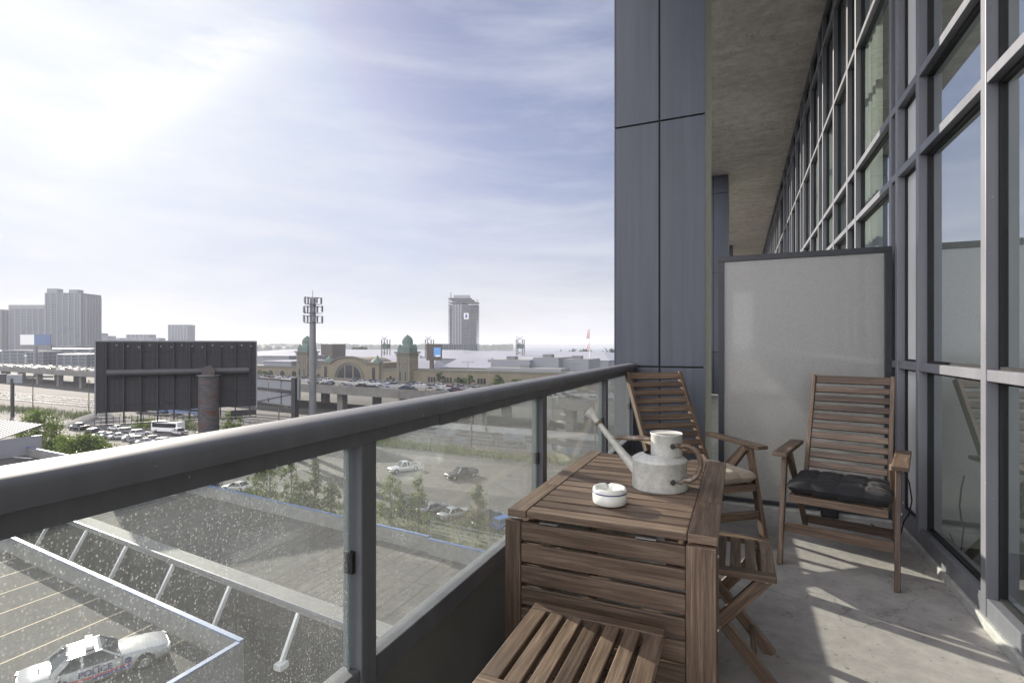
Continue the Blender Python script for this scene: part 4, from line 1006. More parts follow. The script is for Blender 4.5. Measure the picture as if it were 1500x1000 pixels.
solo('gravel_mound', MB().add(vs, fs, None, 0, True), 'mound', 'low dark gravel heap seen through the first glass pane', 'mound', (pm.x, pm.y, G))

# ================================================================= vegetation
def leafy(seed, h, rx, ry, zlo, clumps, per, ls, squash=1.0, cone=False):
    r = random.Random(seed); t = MB(); cl = []
    for k in range(clumps):
        f = r.random(); z = zlo+(h-zlo)*f
        if cone: rad = (1-f)**.8
        else: rad = math.sin(math.pi*min(1, .12+f*.86))**.6
        a = r.uniform(0, 6.283); q = math.sqrt(r.random())*rad
        cl.append((math.cos(a)*q*rx, math.sin(a)*q*ry, z, r.uniform(.5, 1.0)))
    for (cx, cy, cz, s) in cl:
        for _ in range(per):
            d = Vector((r.gauss(0, 1), r.gauss(0, 1), r.gauss(0, .8))); d = d*(s*rx*.17)
            p = Vector((cx, cy, cz))+d; a = Vector((r.gauss(0, 1), r.gauss(0, 1), r.gauss(0, .6))).normalized(); b = a.orthogonal().normalized(); b.rotate(Matrix.Rotation(r.uniform(0, 6.28), 3, a))
            q = ls*r.uniform(.6, 1.3); t.add([p-b*q, p+a.cross(b)*q*.45, p+b*q, p-a.cross(b)*q*.45], [(0, 1, 2, 3)])
    return t, cl
def tree(label, loc, h, rx, zlo, clumps, per, ls, seed, cat='tree', group=None, cone=False, m='leaf', name='tree'):
    tr = thing(name, label, cat, loc, 0, group); crown, cl = leafy(seed, h, rx, rx, zlo, clumps, per, ls, 1, cone)
    part('crown', crown, m, tr)
    t = MB(); r = random.Random(seed); tr_r = h*.016+.03
    t.tube([(0, 0, 0), (r.uniform(-.1, .1)*rx, 0, h*.35), (r.uniform(-.1, .1)*rx, r.uniform(-.1, .1)*rx, h*.92)], [tr_r, tr_r*.7, tr_r*.15], 8)
    for (cx, cy, cz, s) in cl[::max(1, len(cl)//16)]:
        t.tube([(0, 0, max(h*.12, cz-h*.16)), (cx*.9, cy*.9, cz)], [tr_r*.35, tr_r*.08], 5, 0, False)
    part('trunk', t, 'bark', tr); return tr
yt_ = [(375, 742, 6.2, 1.6, 0), (396, 745, 7.0, 1.9, 1), (427, 748, 6.6, 1.5, 2), (462, 754, 7.2, 1.6, 3), (446, 758, 4.6, 1.4, 4), (485, 764, 5.0, 1.3, 5), (571, 766, 6.0, 1.9, 6), (613, 778, 7.0, 1.8, 7), (700, 790, 6.4, 1.7, 8)]
ytl = ['first young tree from the left seen through the railing glass', 'wide-crowned young tree second in the line behind the glass', 'slim young tree with a gap under its crown, third in the line', 'tallest young tree of the first pane', 'short bushy young tree against the tallest one', 'young tree right beside the nearest railing post',
       'round young tree just right of the nearest post, near the white pickup', 'airy young tree in front of the dark suvs', 'dense young conifer in front of the blue car']
for (u, v, h, rx, i) in yt_:
    p = at(u, v, G); tree(ytl[i], (p.x, p.y, G), h, rx, .9, 46, 38, .16, 40+i, group='young trees on the lawn strip', cone=i in (3, 7, 8), m='leafdark' if i in (3, 8) else 'leaf', name='young_tree')
for (u, v, h, rx, i, lab) in ((57, 668, 9.0, 4.6, 60, 'broad leafy tree behind the stair shelter'), (120, 686, 5.8, 4.4, 61, 'bushy tree between the deck wall and the railing cap'), (86, 676, 4.4, 3.0, 62, 'smaller leafy tree between the two big ones at the left')):
    p = at(u, v, G); tree(lab, (p.x, p.y, G), h, rx, 1.6, 90, 46, .26, i, group='leafy trees left of the billboard')
p = at(340, 632, G); tree('small green tree right of the rusty billboard column', (p.x, p.y, G), 5.0, 2.6, .8, 40, 40, .25, 66)
for (u, v, i, lab) in ((203, 630, 0, 'low green bush under the billboard catwalk, left one'), (222, 628, 1, 'low green bush under the middle of the billboard'), (272, 626, 2, 'low green bush left of the billboard column'), (150, 615, 3, 'low bush against the billboard edge')):
    p = at(u, v, G); t, _ = leafy(80+i, 2.2, 3.2, 2.2, .2, 34, 30, .2); t.tube([(0, 0, 0), (0, 0, 1.2)], .06, 5)
    o = solo('bush', t, 'leaf', lab, 'bush', (0, 0, 0), 'bushes below the billboard'); o.location = (p.x, p.y, G)
# weeds: uncountable
r = random.Random(3); t = MB()
def weeds(x0, x1, f, depth, n, hmax):
    for _ in range(n):
        x = r.uniform(x0, x1); y = f(x)+r.gauss(0, depth); h = r.uniform(.3, 1)*hmax*(.4+.9*max(0, noise.noise(Vector((x*.09, y*.2, 1)))+.45)); a = r.uniform(0, 6.28); w = r.uniform(.05, .12)
        dx, dy = math.cos(a)*w, math.sin(a)*w; lx, ly = r.uniform(-.3, .3)*h, r.uniform(-.3, .3)*h
        t.add([(x-dx, y-dy, G), (x+dx, y+dy, G), (x+lx, y+ly, G+h)], [(0, 1, 2)])
weeds(-120, 0, lambda x: 95.5-.03*x, 1.2, 9000, 2.0); weeds(-100, -5, lambda x: 50, 4, 9000, .6); weeds(-300, -130, lambda x: 97, 3, 7000, 1.6); weeds(-95, -10, lambda x: 57.5, .7, 2500, 1.0)
solo('weeds', t, 'blade', 'tall weeds and rough grass along the fence and lawn strip', 'weeds', (0, 0, 0), kind='stuff')

# ================================================================= billboards, mast
def lerp(a, b, t): return a+(b-a)*t
SB = 1.16
d1, d2 = 53*SB, 59.7*SB
bl, br = fw(141, d1), fw(375, d2)
bl2, br2 = Vector((bl.x, bl.y, 0)), Vector((br.x, br.y, 0)); bd = (br2-bl2).normalized(); bn = Vector((bd.y, -bd.x, 0))   # bn towards the balcony
if bn.dot(Vector((0, 0, 0))-bl2) < 0: bn = -bn
BW = (br2-bl2).length; zt_, zb_ = hz(500, d1), hz(605, d1)
bb = thing('billboard', 'huge billboard seen from its dark framed back, on a rusty column', 'billboard', (bl.x, bl.y, G))
def bp_(s, z, o=0): q = bl2+bd*(s*BW)+bn*o; return (q.x, q.y, z)
part('panel_back', MB().bar(bp_(0, (zt_+zb_)/2), bp_(1, (zt_+zb_)/2), .35, zt_-zb_), 'bbback', bb, 0, True)
t = MB(); t.bar(bp_(-.004, zt_+.06), bp_(1.004, zt_+.06), .5, .16); t.bar(bp_(-.004, zb_-.3), bp_(-.004, zt_+.02), .14, .55, tuple(bn)); t.bar(bp_(1.004, zb_-.3), bp_(1.004, zt_+.02), .14, .55, tuple(bn)); part('edge_trim', t, 'mull', bb, 0, True)
for k in range(10):
    s = .06+k*.0995; part('upright', MB().bar(bp_(s, zb_-1.3, .38), bp_(s, zt_-.1, .38), .13, .28, tuple(bn)), 'darksteel', bb, 0, True)
t = MB()
for z in (.12, .27, .43, .60, .78): t.bar(bp_(.01, zb_+(zt_-zb_)*z, .24), bp_(.99, zb_+(zt_-zb_)*z, .24), .10, .14)
for k in range(34): t.bar(bp_(.015+k*.0294, zb_+.1, .2), bp_(.015+k*.0294, zt_-.2, .2), .04, .05, tuple(bn))
t.bar(bp_(.08, zt_-1.0, .55), bp_(.95, zt_-1.0, .55), .07, .07)
part('girts', t, 'darksteel', bb, 0, True)
zc = zb_+(zt_-zb_)*.56
part('torsion_pipe', MB().tube([bp_(.07, zc, .95), bp_(.95, zc, .95)], .40, 20), 'pipe', bb, 0, True)
cs = .683
part('column', MB().tube([bp_(cs, G, 1.5), bp_(cs, zc-.55, 1.5)], 1.18, 28), 'rustcol', bb, 0, True)
part('column_cap', MB().tube([bp_(cs, zc-.55, 1.5), bp_(cs, zc-.42, 1.5)], 1.34, 28), 'steel', bb, 0, True)
part('pipe_end', MB().tube([bp_(cs, zc, 1.1), bp_(cs, zc, 2.6)], .72, 24), 'rustcol', bb, 0, True)
t = MB()
for z in (-1.35, -.85, -.45): t.bar(bp_(.0, zb_+z, .75), bp_(1.0, zb_+z, .75), .10, .12 if z < -1 else .05)
t.bar(bp_(0, zb_-1.4, .4), bp_(1, zb_-1.4, .4), .9, .06)
for k in range(30): t.bar(bp_(k/29, zb_-1.4, .75), bp_(k/29, zb_-.4, .75), .05, .05, tuple(bn))
part('catwalk', t, 'darksteel', bb, 0, True)
part('lamp_housing', MB().bar(bp_(.83, zb_-.75, .9), bp_(1.0, zb_-.75, .9), .3, .7), 'darksteel', bb, 0, True)
t = MB()
for k in range(14):
    s = .12+.065*k; t.box(bp_(s, zt_-.45-.12*(k % 3), .5), (.14, .14, .2))
part('light_fitting', t, 'mull', bb, 0, True)
# second billboard structure with pale panels and dark column
q0, q1 = fw(376, 114), fw(432, 104)
b2 = thing('side_billboard', 'double-deck advertising frame with pale backs and dark column between billboard and mast', 'billboard', (q1.x, q1.y, G))
for (va, vb) in ((556, 569), (574, 590)):
    for k in range(3):
        a = lerp(Vector((q0.x, q0.y, 0)), Vector((q1.x, q1.y, 0)), k/3+.015); b = lerp(Vector((q0.x, q0.y, 0)), Vector((q1.x, q1.y, 0)), (k+1)/3-.015); zc_ = (hz(va, 109)+hz(vb, 109))/2
        part('panel', MB().bar((a.x, a.y, zc_), (b.x, b.y, zc_), .12, (vb-va)/758*109), 'greywall', b2, 0, True)
t = MB()
for v_ in (555, 570, 572.5, 592): t.bar((q0.x, q0.y, hz(v_, 109)), (q1.x, q1.y, hz(v_, 109)), .5, .25)
t.bar((q0.x, q0.y, hz(592, 109)), (q1.x, q1.y, hz(573, 109)), .25, .2)
part('truss', t, 'darksteel', b2, 0, True)
part('column', MB().bar((q1.x, q1.y, G), (q1.x, q1.y, hz(553, 104)), 1.0, 1.0, (1, 0, 0)), 'darksteel', b2, 0, True)
q2 = fw(438, 102); part('side_face', MB().bar((q2.x, q2.y, hz(585, 102)), (q2.x, q2.y, hz(554, 102)), .25, 1.0, (.4, -.9, 0)), 'greywall', b2, 0, True)
# two far roadside billboards at the left
q = fw(52, 420); fb = thing('roadside_billboard', 'far billboard with a white half and a blue half before the left towers', 'billboard', (q.x, q.y, G))
c1, c2, c3 = fw(30, 420), fw(50.5, 420), fw(74, 420)
for (a, b, m_) in ((c1, c2, 'white'), (c2, c3, 'policeblue')):
    a_, b_ = Vector((a.x, a.y, (hz(490, 420)+hz(505, 420))/2)), Vector((b.x, b.y, (hz(490, 420)+hz(505, 420))/2)); part('panel', MB().bar(a_, b_, .8, 15/758*420), m_ if m_ == 'white' else 'busblue', fb, 0, True)
a_, b_ = fw(30, 420), fw(74, 420); part('housing', MB().bar((a_.x, a_.y+.6, hz(508, 420)), (b_.x, b_.y+.6, hz(508, 420)), 1.2, 4), 'steel', fb, 0, True)
part('column', MB().tube([(q.x, q.y, G), (q.x, q.y, hz(507, 420))], 1.4, 10), 'steel', fb, 0, True)
q = fw(18, 165); sb = thing('small_billboard', 'small pale billboard on a single dark post over the railway at the left edge', 'billboard', (q.x, q.y, G))
a_, b_ = fw(10, 165), fw(33, 165); part('panel', MB().bar((a_.x, a_.y, hz(554.5, 165)), (b_.x, b_.y, hz(554.5, 165)), .4, 2.7), 'greywall', sb, 0, True)
a_, b_ = fw(-8, 165), fw(9, 165); part('panel', MB().bar((a_.x, a_.y, hz(554, 165)), (b_.x, b_.y, hz(554, 165)), .4, 2.9), 'darksteel', sb, 0, True)
part('column', MB().tube([(q.x, q.y, G), (q.x, q.y, hz(554, 165))], .5, 10), 'darksteel', sb, 0, True)

q = fw(458, 105); MX, MY = q.x, q.y
ms_ = thing('cell_mast', 'tall grey cell mast with three tiers of antennas rising above the highway', 'mast', (MX, MY, G))
part('shaft', MB().tube([(0, 0, 0), (0, 0, 20), (0, 0, hz(437, 105)-G)], [.76, .64, .56], 24), 'steel', ms_)
part('whip', MB().tube([(0, 0, hz(437, 105)-G), (0, 0, hz(425.5, 105)-G)], .045, 6), 'darksteel', ms_)
ri = random.Random(9)
for (v_, half) in ((441, 1.85), (454, 2.05), (468, 2.05)):
    zc_ = hz(v_, 105)-G; t = MB()
    for zz in (-.68, .68):
        pts = [(math.cos(a)*half, math.sin(a)*half, zc_+zz) for a in [R(20)+2*math.pi*k/3 for k in range(3)]]
        for a, b in zip(pts, pts[1:]+pts[:1]): t.tube([a, b], .04, 5)
        for a in pts: t.tube([(0, 0, zc_+zz), a], .04, 5)
    part('antenna_frame', t, 'darksteel', ms_)
    for k in range(9):
        a0 = pts[k//3]; b0 = pts[(k//3+1) % 3]; s = (k % 3)/2*.9+.05
        x, y = lerp(a0[0], b0[0], s), lerp(a0[1], b0[1], s); hh = ri.uniform(.50, .78)
        part('panel_antenna', MB().box((x*1.04, y*1.04, zc_+ri.uniform(-.05, .25)), (.2, .34, hh*2), math.atan2(y, x)), 'mull' if k % 2 else 'steel', ms_)
for (x, y, z) in ((1.3, -.9, -.5), (-.9, -1.0, -14/758*105*1.6)):
    zc_ = hz(446, 105)-G+z*.5; part('dish', MB().tube([(x, y, zc_), (x*1.15, y*1.15, zc_)], .3, 14), 'darksteel', ms_)

# ================================================================= domed building
YB = 215.0
db = thing('domed_building', 'long buff stone hall with two green-domed towers and a big arched window', 'building', (-186, YB, G))
def arch_poly(x0, x1, z0, zs, n=14):
    c = (x0+x1)/2; r = (x1-x0)/2; return [(x0, z0), (x1, z0)]+[(c+r*math.cos(math.pi*k/n), zs+r*math.sin(math.pi*k/n)) for k in range(n+1)]
def bx_(x0, x1, y0, y1, z0, z1, m_, nm): return part(nm, MB().b2(x0, x1, y0, y1, z0, z1), m_, db, 0, True)
zw = -11.3
bx_(-330, -225.5, YB+3, YB+22, G, -11.2, 'stone', 'wing'); bx_(-217.2, -207.5, YB+2, YB+20, G, zw, 'stone', 'wing'); bx_(-170.9, -157.9, YB+2, YB+20, G, zw, 'stone', 'wing'); bx_(-150.0, -60, YB+3, YB+26, G, -11.7, 'stone', 'wing')
for (x0, x1, y) in ((-330, -225.5, 2.6), (-214.2, -207.5, 1.6), (-168.7, -157.6, 1.6), (-146.7, -60, 2.6)): bx_(x0, x1, YB+y, YB+y+1.2, zw-.3, zw+.5, 'stonedk', 'cornice')
# central block
cxm = -188.2
t = MB(); po = [(-207.4, G), (-168.8, G), (-168.8, -8.0), (-175.6, -8.0)]
n = 16; po += [(cxm+12.6*math.cos(math.pi*(.09+.82*k/n)), -10.6+5.3*math.sin(math.pi*(.09+.82*k/n))) for k in range(n+1)]; po += [(-200.8, -8.0), (-207.4, -8.0)]
part('central_block', MB().yprism(po, YB, YB+22), 'stone', db, 0, True)
t = MB()
for k in range(n):
    a, b = [(cxm+13.0*math.cos(math.pi*(.09+.82*j/n)), -10.4+5.5*math.sin(math.pi*(.09+.82*j/n))) for j in (k, k+1)]
    t.bar((a[0], YB+.6, a[1]), (b[0], YB+.6, b[1]), 2.6, .55)
t.b2(-207.9, -200.4, YB-.6, YB+3, -8.6, -7.6); t.b2(-175.9, -168.3, YB-.6, YB+3, -8.6, -7.6)
part('arched_cornice', t, 'stonedk', db, 0, True)
for x in (-204.1, -172.1):
    part('corner_cupola', MB().lathe([(3.1, 0), (2.6, .9), (.7, 2.0), (.35, 3.2), (0, 3.6)], (x, YB+3, -7.6), 12), 'copper', db, 0, True)
# lunette windows
r_ = 7.9; zs = -16.2
for (x0, x1) in ((cxm-7.9, cxm-3.2), (cxm-2.2, cxm+2.2), (cxm+3.2, cxm+7.9)):
    pts = [(x0, zs)]+[(x, zs+math.sqrt(max(0, r_*r_-(x-cxm)**2))*.86) for x in [x0+(x1-x0)*k/8 for k in range(9)]]+[(x1, zs)]
    part('window', MB().yprism(pts, YB-.15, YB+.05), 'winfar', db, 0, True)
t = MB()
for k in range(24):
    a, b = [(cxm+9.2*math.cos(math.pi*j/24), zs+8.2*math.sin(math.pi*j/24)) for j in (k, k+1)]; t.bar((a[0], YB-.3, a[1]), (b[0], YB-.3, b[1]), .6, .9)
part('arch_moulding', t, 'stonedk', db, 0, True)
bx_(cxm-12, cxm+12, YB-2.2, YB-.1, -17.6, -16.6, 'stonedk', 'canopy')
for x in (-204.1, -172.1): bx_(x-.9, x+.9, YB-.12, YB+.05, -16.5, -10.3, 'winfar', 'window')
for x in (-211, -163):
    for k in (-1, 0, 1): part('window', MB().yprism(arch_poly(x+k*1.9-.7, x+k*1.9+.7, -17.5, -15.2 if k == 0 else -16.2, 6), YB+1.85, YB+2.05), 'winfar', db, 0, True)
for k in range(11):
    x = -320+k*9; part('window', MB().yprism(arch_poly(x-1.6, x+1.6, -17, -15, 8), YB+2.85, YB+3.05), 'winfar', db, 0, True)
for k in range(9):
    x = -139+k*9.2
    for j in (-1, 0, 1): bx_(x+j*1.6-.55, x+j*1.6+.55, YB+2.88, YB+3.05, -17.2, -14.6, 'winfar', 'window')
# towers
for (x0, x1, y) in ((-225.0, -217.3, 0), (-157.8, -150.1, 0)):
    c = (x0+x1)/2; hw2 = (x1-x0)/2
    part('tower', MB().b2(x0, x1, YB, YB+7.7, G, -3.0), 'stone', db, 0, True)
    t = MB(); t.b2(x0-.4, x1+.4, YB-.4, YB+8.1, -4.2, -3.4); t.b2(x0-.9, x1+.9, YB-.9, YB+8.6, -3.0, -2.2)
    for s in (-.62, -.2, .2, .62): t.b2(c+s*hw2-.35, c+s*hw2+.35, YB-.25, YB+.02, G+4, -5)
    part('cornice', t, 'stonedk', db, 0, True)
    t = MB(); t.b2(x0+.3, x1-.3, YB+.3, YB+7.4, -2.2, -.6); t.lathe([(3.7, 0), (3.6, 1.2), (3.1, 1.8), (2.75, 2.2), (2.8, 3.0), (2.75, 3.9), (2.4, 5.0), (1.7, 5.9), (.8, 6.5), (.25, 6.7), (.2, 7.1), (0, 7.2)], (c, YB+3.85, -.6), 24)
    for a in range(4): t.lathe([(1.1, 0), (1.1, 1.2), (.6, 1.9), (0, 2.2)], (c+(hw2-1.2)*(1 if a % 2 else -1), YB+3.85+(hw2-1.2)*(1 if a//2 else -1), -.6), 8)
    part('dome', t, 'copper', db, 0, True)
    for s in (-.55, .55): bx_(c+s*hw2-.5, c+s*hw2+.5, YB-.1, YB+.05, -8.8, -7.9, 'winfar', 'window')
    for s in (-.5, .5): part('window', MB().yprism(arch_poly(c+s*hw2-.5, c+s*hw2+.5, -16.5, -12.5, 6), YB-.1, YB+.05), 'winfar', db, 0, True)
# dark shrubs/trees before the wings
for i, x in enumerate((-246, -241, -128, -118, -112, -98, -90)):
    tree('dark tree against the buff wall of the domed building', (x, YB-7, G), 7.5+(i % 3), 3.0, 1, 40, 26, .5, 120+i, group='dark trees before the domed building', m='leafdark')

# halls behind with white roofs
def hall(label, x0, x1, y0, y1, z1, ridge, wall='greywall', roof='roofwhite', name='exhibition_hall', inset=.3, cat='building'):
    h_ = thing(name, label, cat, ((x0+x1)/2, (y0+y1)/2, G))
    part('wall', MB().b2(x0, x1, y0, y1, G, z1), wall, h_, 0, True)
    a, b, c, d = (x0-.6, y0-.6, z1+.02), (x1+.6, y0-.6, z1+.02), (x1+.6, y1+.6, z1+.02), (x0-.6, y1+.6, z1+.02); ins = (x1-x0)*inset*.5
    iy = (y1-y0)*.5 if inset < .9 else (y1-y0)*.5
    e, f = (x0+ins, (y0+y1)/2, ridge), (x1-ins, (y0+y1)/2, ridge)
    part('roof', MB().add([a, b, c, d, e, f], [(0, 1, 5, 4), (1, 2, 5), (2, 3, 4, 5), (3, 0, 4), (3, 2, 1, 0)]), roof, h_, 0, True); return h_
hall('vast low white-roofed exhibition hall stretching behind the domed building', -470, -180, 330, 470, -8.5, -3.2)
hall('white-roofed hall wing right behind the right-hand domed tower', -195, -70, 300, 430, -8.0, -3.6)
hall('pale hipped roof rising just behind the arched centre of the domed building', -196, -162, 238, 262, -10.5, -4.6, 'stone')
hall('small hipped roof between the arched centre and the right tower', -166, -150, 236, 252, -11.5, -6.2, 'stone')
hall('pale hipped roof behind the left of the arched centre', -218, -200, 238, 254, -11.0, -6.0, 'stone')
hall('grey pitched roof building just right of the right-hand domed tower', -146, -118, 240, 262, -10.8, -5.6)
for (x0, x1, y0, y1, z, lab) in ((-122, -98, 246, 270, -6.6, 'grey metal-clad block with flat roof near the construction tower'), (-98, -84, 250, 275, -5.4, 'taller grey plant-room block'), (-84, -70, 256, 280, -6.2, 'pale grey block right of the plant room'), (-118, -78, 236, 250, -10.4, 'low flat-roofed building over the right stone wing')):
    b_ = thing('flat_roof_building', lab, 'building', ((x0+x1)/2, y0, G), 0, 'grey flat-roofed blocks behind the right wing'); part('wall', MB().b2(x0, x1, y0, y1, G, z), 'greywall', b_, 0, True); part('roof', MB().b2(x0+.4, x1-.4, y0+.4, y1-.4, z+.01, z+.12), 'roofgrey', b_, 0, True)
    part('rooftop_unit', MB().b2((x0+x1)/2-3, (x0+x1)/2+2, y0+4, y0+8, z+.13, z+1.8), 'steel', b_, 0, True)
p0, p1 = fw(470, 390), fw(496, 390); bbx = thing('brown_block', 'tall brown windowless block between mast and arched centre', 'building', (p0.x, p0.y, G))
t = MB(); t.b2(p0.x, p1.x-1, p0.y, p0.y+14, G, hz(504, 390)); part('wall', t, 'brown', bbx, 0, True)
t = MB()
for k in range(9): t.b2(p0.x+.6+k*(p1.x-p0.x-1)/9, p0.x+.8+k*(p1.x-p0.x-1)/9, p0.y-.2, p0.y-.01, G, hz(504.5, 390))
part('cladding_rib', t, 'stonedk', bbx, 0, True)
# long grey decks at left behind
for (u0, u1, v, d, lab) in ((376, 432, 522, 330, 'long low grey building with a white roof right of the billboard'), (376, 436, 530, 300, 'lower long grey building right of the billboard edge'), (0, 140, 522, 520, 'low grey industrial range behind the highway at the far left')):
    a, b = fw(u0, d), fw(u1, d); b_ = thing('low_building', lab, 'building', (a.x, a.y, G)); zz = hz(v, d); x0, x1 = min(a.x, b.x), max(a.x, b.x); ym = (a.y+b.y)/2
    part('wall', MB().b2(x0, x1, ym, ym+30, G, zz), 'greywall', b_, 0, True); part('roof', MB().b2(x0-.5, x1+.5, ym-.5, ym+30.5, zz+.01, zz+.6), 'roofwhite', b_, 0, True)
# LED sign
a, b = fw(625, 262), fw(647, 262); ls = thing('video_sign', 'brown-framed video sign with a blue picture beside the right domed tower', 'sign', (a.x, a.y, G))
part('frame', MB().bar((a.x, a.y, hz(515.5, 262)), (b.x, b.y, hz(515.5, 262)), 2.2, 24/758*262), 'brown', ls, 0, True)
a2, b2_ = fw(635.5, 260.6), fw(645.5, 260.6); part('picture', MB().bar((a2.x, a2.y, hz(515.5, 260)), (b2_.x, b2_.y, hz(515.5, 260)), .3, 13/758*262), 'screenblue', ls, 0, True)
a2, b2_ = fw(638, 260.3), fw(645, 260.3); part('picture', MB().bar((a2.x, a2.y, hz(521.2, 260)), (b2_.x, b2_.y, hz(521.2, 260)), .3, .8), 'white', ls, 0, True)
part('column', MB().bar((a.x+3, a.y, G), (a.x+3, a.y, hz(527, 262)), 1.6, 1.6, (1, 0, 0)), 'brown', ls, 0, True)
# lattice towers
for i, (u, vt, vb) in enumerate(((565, 497, 514), (629, 497, 504), (762, 497, 516))):
    q = fw(u, 360); z0, z1 = hz(vb, 360), hz(vt, 360); lt = thing('lattice_tower', ['green and grey lattice tower left of the right dome', 'lattice tower top showing over the video sign', 'lattice tower right of the construction tower'][i], 'tower', (q.x, q.y, G), 0, 'twin-headed lattice towers over the halls')
    t = MB()
    for sx_ in (-2.4, 2.4):
        for sy_ in (-1.5, 1.5): t.bar((q.x+sx_, q.y+sy_, G), (q.x+sx_, q.y+sy_, z1), .5, .5, (1, 0, 0))
    for k in range(9):
        z = G+(z1-G)*k/8.2; t.bar((q.x-2.4, q.y-1.5, z), (q.x+2.4, q.y-1.5, z+2.4), .3, .3); t.bar((q.x+2.4, q.y-1.5, z), (q.x-2.4, q.y-1.5, z+2.4), .3, .3)
    part('lattice', t, 'steel', lt, 0, True); part('cabin', MB().b2(q.x-2, q.x+2, q.y-1.2, q.y+1.4, z1-6.3, z1-3.2), 'copper', lt, 0, True)
# barrel-roofed buildings at right
def vault(label, c, w, dpt, z0, z1, m_, wall, rot=0):
    h_ = thing('vaulted_building', label, 'building', c, rot); n = 14
    pr = [(-w/2, z0)]+[(-w/2+w*k/n, z0+(z1-z0)*math.sin(math.pi*k/n)) for k in range(n+1)]+[(w/2, z0)]
    part('roof', MB().yprism(pr, -dpt/2-1, dpt/2+1, 0, True), m_, h_); part('wall', MB().b2(-w/2+1, w/2-1, -dpt/2, dpt/2, 0, z0-.01), wall, h_)
    part('colonnade', MB().b2(-w/2+2, w/2-2, -dpt/2-.4, -dpt/2-.01, z0-3, z0-1), 'winfar', h_)
q = fw(795, 420, G); vault('beige barrel-vaulted hall with curved grey roof near the lake', q, 44, 60, hz(530, 420)-G-1, hz(518, 420)-G, 'steel', 'beigewall', R(12))
q = fw(815, 330, G); vault('long dark curved canopy roof in front of the beige vaulted hall', q, 46, 26, hz(542, 330)-G, hz(531, 330)-G, 'darksteel', 'roofgrey', R(22))
q = fw(770, 345, G); vault('small curved roof beside the beige vaulted hall', q, 22, 30, hz(535, 345)-G, hz(529, 345)-G, 'steel', 'greywall', R(12))
for (u, v, d, i) in ((822, 521, 520, 0), (838, 519, 560, 1), (850, 522, 500, 2), (869, 524, 470, 3), (886, 522, 480, 4), (899, 519, 430, 5), (912, 517, 420, 6), (858, 517, 600, 7), (806, 524, 540, 8), (845, 526, 440, 9)):
    q = fw(u, d, G); tree(['tree in the hazy clump left of the flagpole', 'tree in the lakeside clump beside the flagpole', 'tree in the clump right of the flagpole, by the dark pier'][0 if u < 845 else 1 if u < 880 else 2], q, hz(v-4, d)-G, 9+(i % 3)*2, 3, 60, 26, 1.2, 140+i, group='lakeside trees around the flagpole', m='leaffar')
q = fw(863.5, 300, G); fp = thing('flagpole', 'tall pole with two limp red and white flags by the lake', 'flagpole', q)
part('pole', MB().tube([(0, 0, 0), (0, 0, hz(480, 300)-G)], [.28, .14], 8), 'white', fp)
for (va, vb) in ((482, 496), (503, 513)):
    t = MB(); n = 8; za, zb2 = hz(va, 300)-G, hz(vb, 300)-G; vs = []; fs = []
    for k in range(n+1):
        z = za+(zb2-za)*k/n; ww_ = 1.7*(.35+.65*k/n)
        for s, o_ in ((0, 0), (.33, .2), (.66, -.15), (1, .1)): vs.append((-.15-ww_*s, o_*(1 if k % 2 else .7), z))
    for k in range(n):
        for s in range(3): fs.append((k*4+s, k*4+s+1, (k+1)*4+s+1, (k+1)*4+s))
    mi_ = [0, 1, 0]; t2 = MB()
    for s in range(3): t2.add(vs, [fs[k*3+s] for k in range(n)], None, 0 if s != 1 else 1, False)
    part('flag', t2, ['flagred', 'flagwhite'], fp)

# ================================================================= towers
def block(root, c, w, d, z0, z1, rot, floors, bays, m_glass='towerglass', m_slab='towerslab', bal=.9):
    """tower volume with projecting floor slabs and vertical fins"""
    cz, sz = math.cos(rot), math.sin(rot); ax = ((cz, sz, 0), (-sz, cz, 0), (0, 0, 1))
    part('tower_body', MB().obox((c[0], c[1], (z0+z1)/2), ax, (w, d, z1-z0)), m_glass, root, 0, True)
    t = MB(); fh = (z1-z0)/floors
    for k in range(floors): t.obox((c[0], c[1], z0+fh*(k+.9)), ax, (w+bal*2, d+bal*2, fh*.28))
    part('floor_slabs', t, m_slab, root, 0, True)
    t = MB()
    for k in range(bays+1):
        if k % 2 and bays > 6: continue
        x = -w/2+w*k/bays; p = Vector(c)+Vector(ax[0])*x-Vector(ax[1])*(d/2+bal*.5); t.obox((p.x, p.y, (z0+z1)/2), ax, (w/bays*.42, bal*1.4, z1-z0))
        y = -d/2+d*k/bays; p = Vector(c)+Vector(ax[1])*y+Vector(ax[0])*(w/2+bal*.5); t.obox((p.x, p.y, (z0+z1)/2), ax, (bal*1.4, d/bays*.42, z1-z0))
    part('shear_fins', t, m_slab, root, 0, True)
DT = 900
def tw(u0, u1, vt, dpt, name, label, floors, bays, d=DT, extra=None, yaw=None):
    a, b = fw(u0, d), fw(u1, d); c = (a+b)/2; yw = YAW if yaw is None else yaw
    tt_ = thing(name, label, 'tower', (c.x, c.y, G)); w = (b-a).length; f = Vector((-math.sin(YAW), math.cos(YAW), 0)); c2 = c+f*dpt/2
    block(tt_, (c2.x, c2.y, 0), w, dpt, G, hz(vt, d), yw, floors, bays); return tt_, c2, w
t1, c2, w = tw(14, 66, 447, 40, 'condo_tower', 'wide lower condo slab at the far left of the skyline', 34, 12)
a, b = fw(4, DT+8), fw(14, DT+8); block(t1, ((a.x+b.x)/2, (a.y+b.y)/2, 0), 12, 30, G, hz(454, DT+8), YAW, 33, 4)
a, b = fw(13, DT), fw(66, DT); c = (a+b)/2; part('crown_band', MB().obox((c.x, c.y, hz(449.5, DT)), ((math.cos(YAW), math.sin(YAW), 0), (-math.sin(YAW), math.cos(YAW), 0), (0, 0, 1)), ((b-a).length*.98, 3, 7)), 'steel', t1, 0, True)
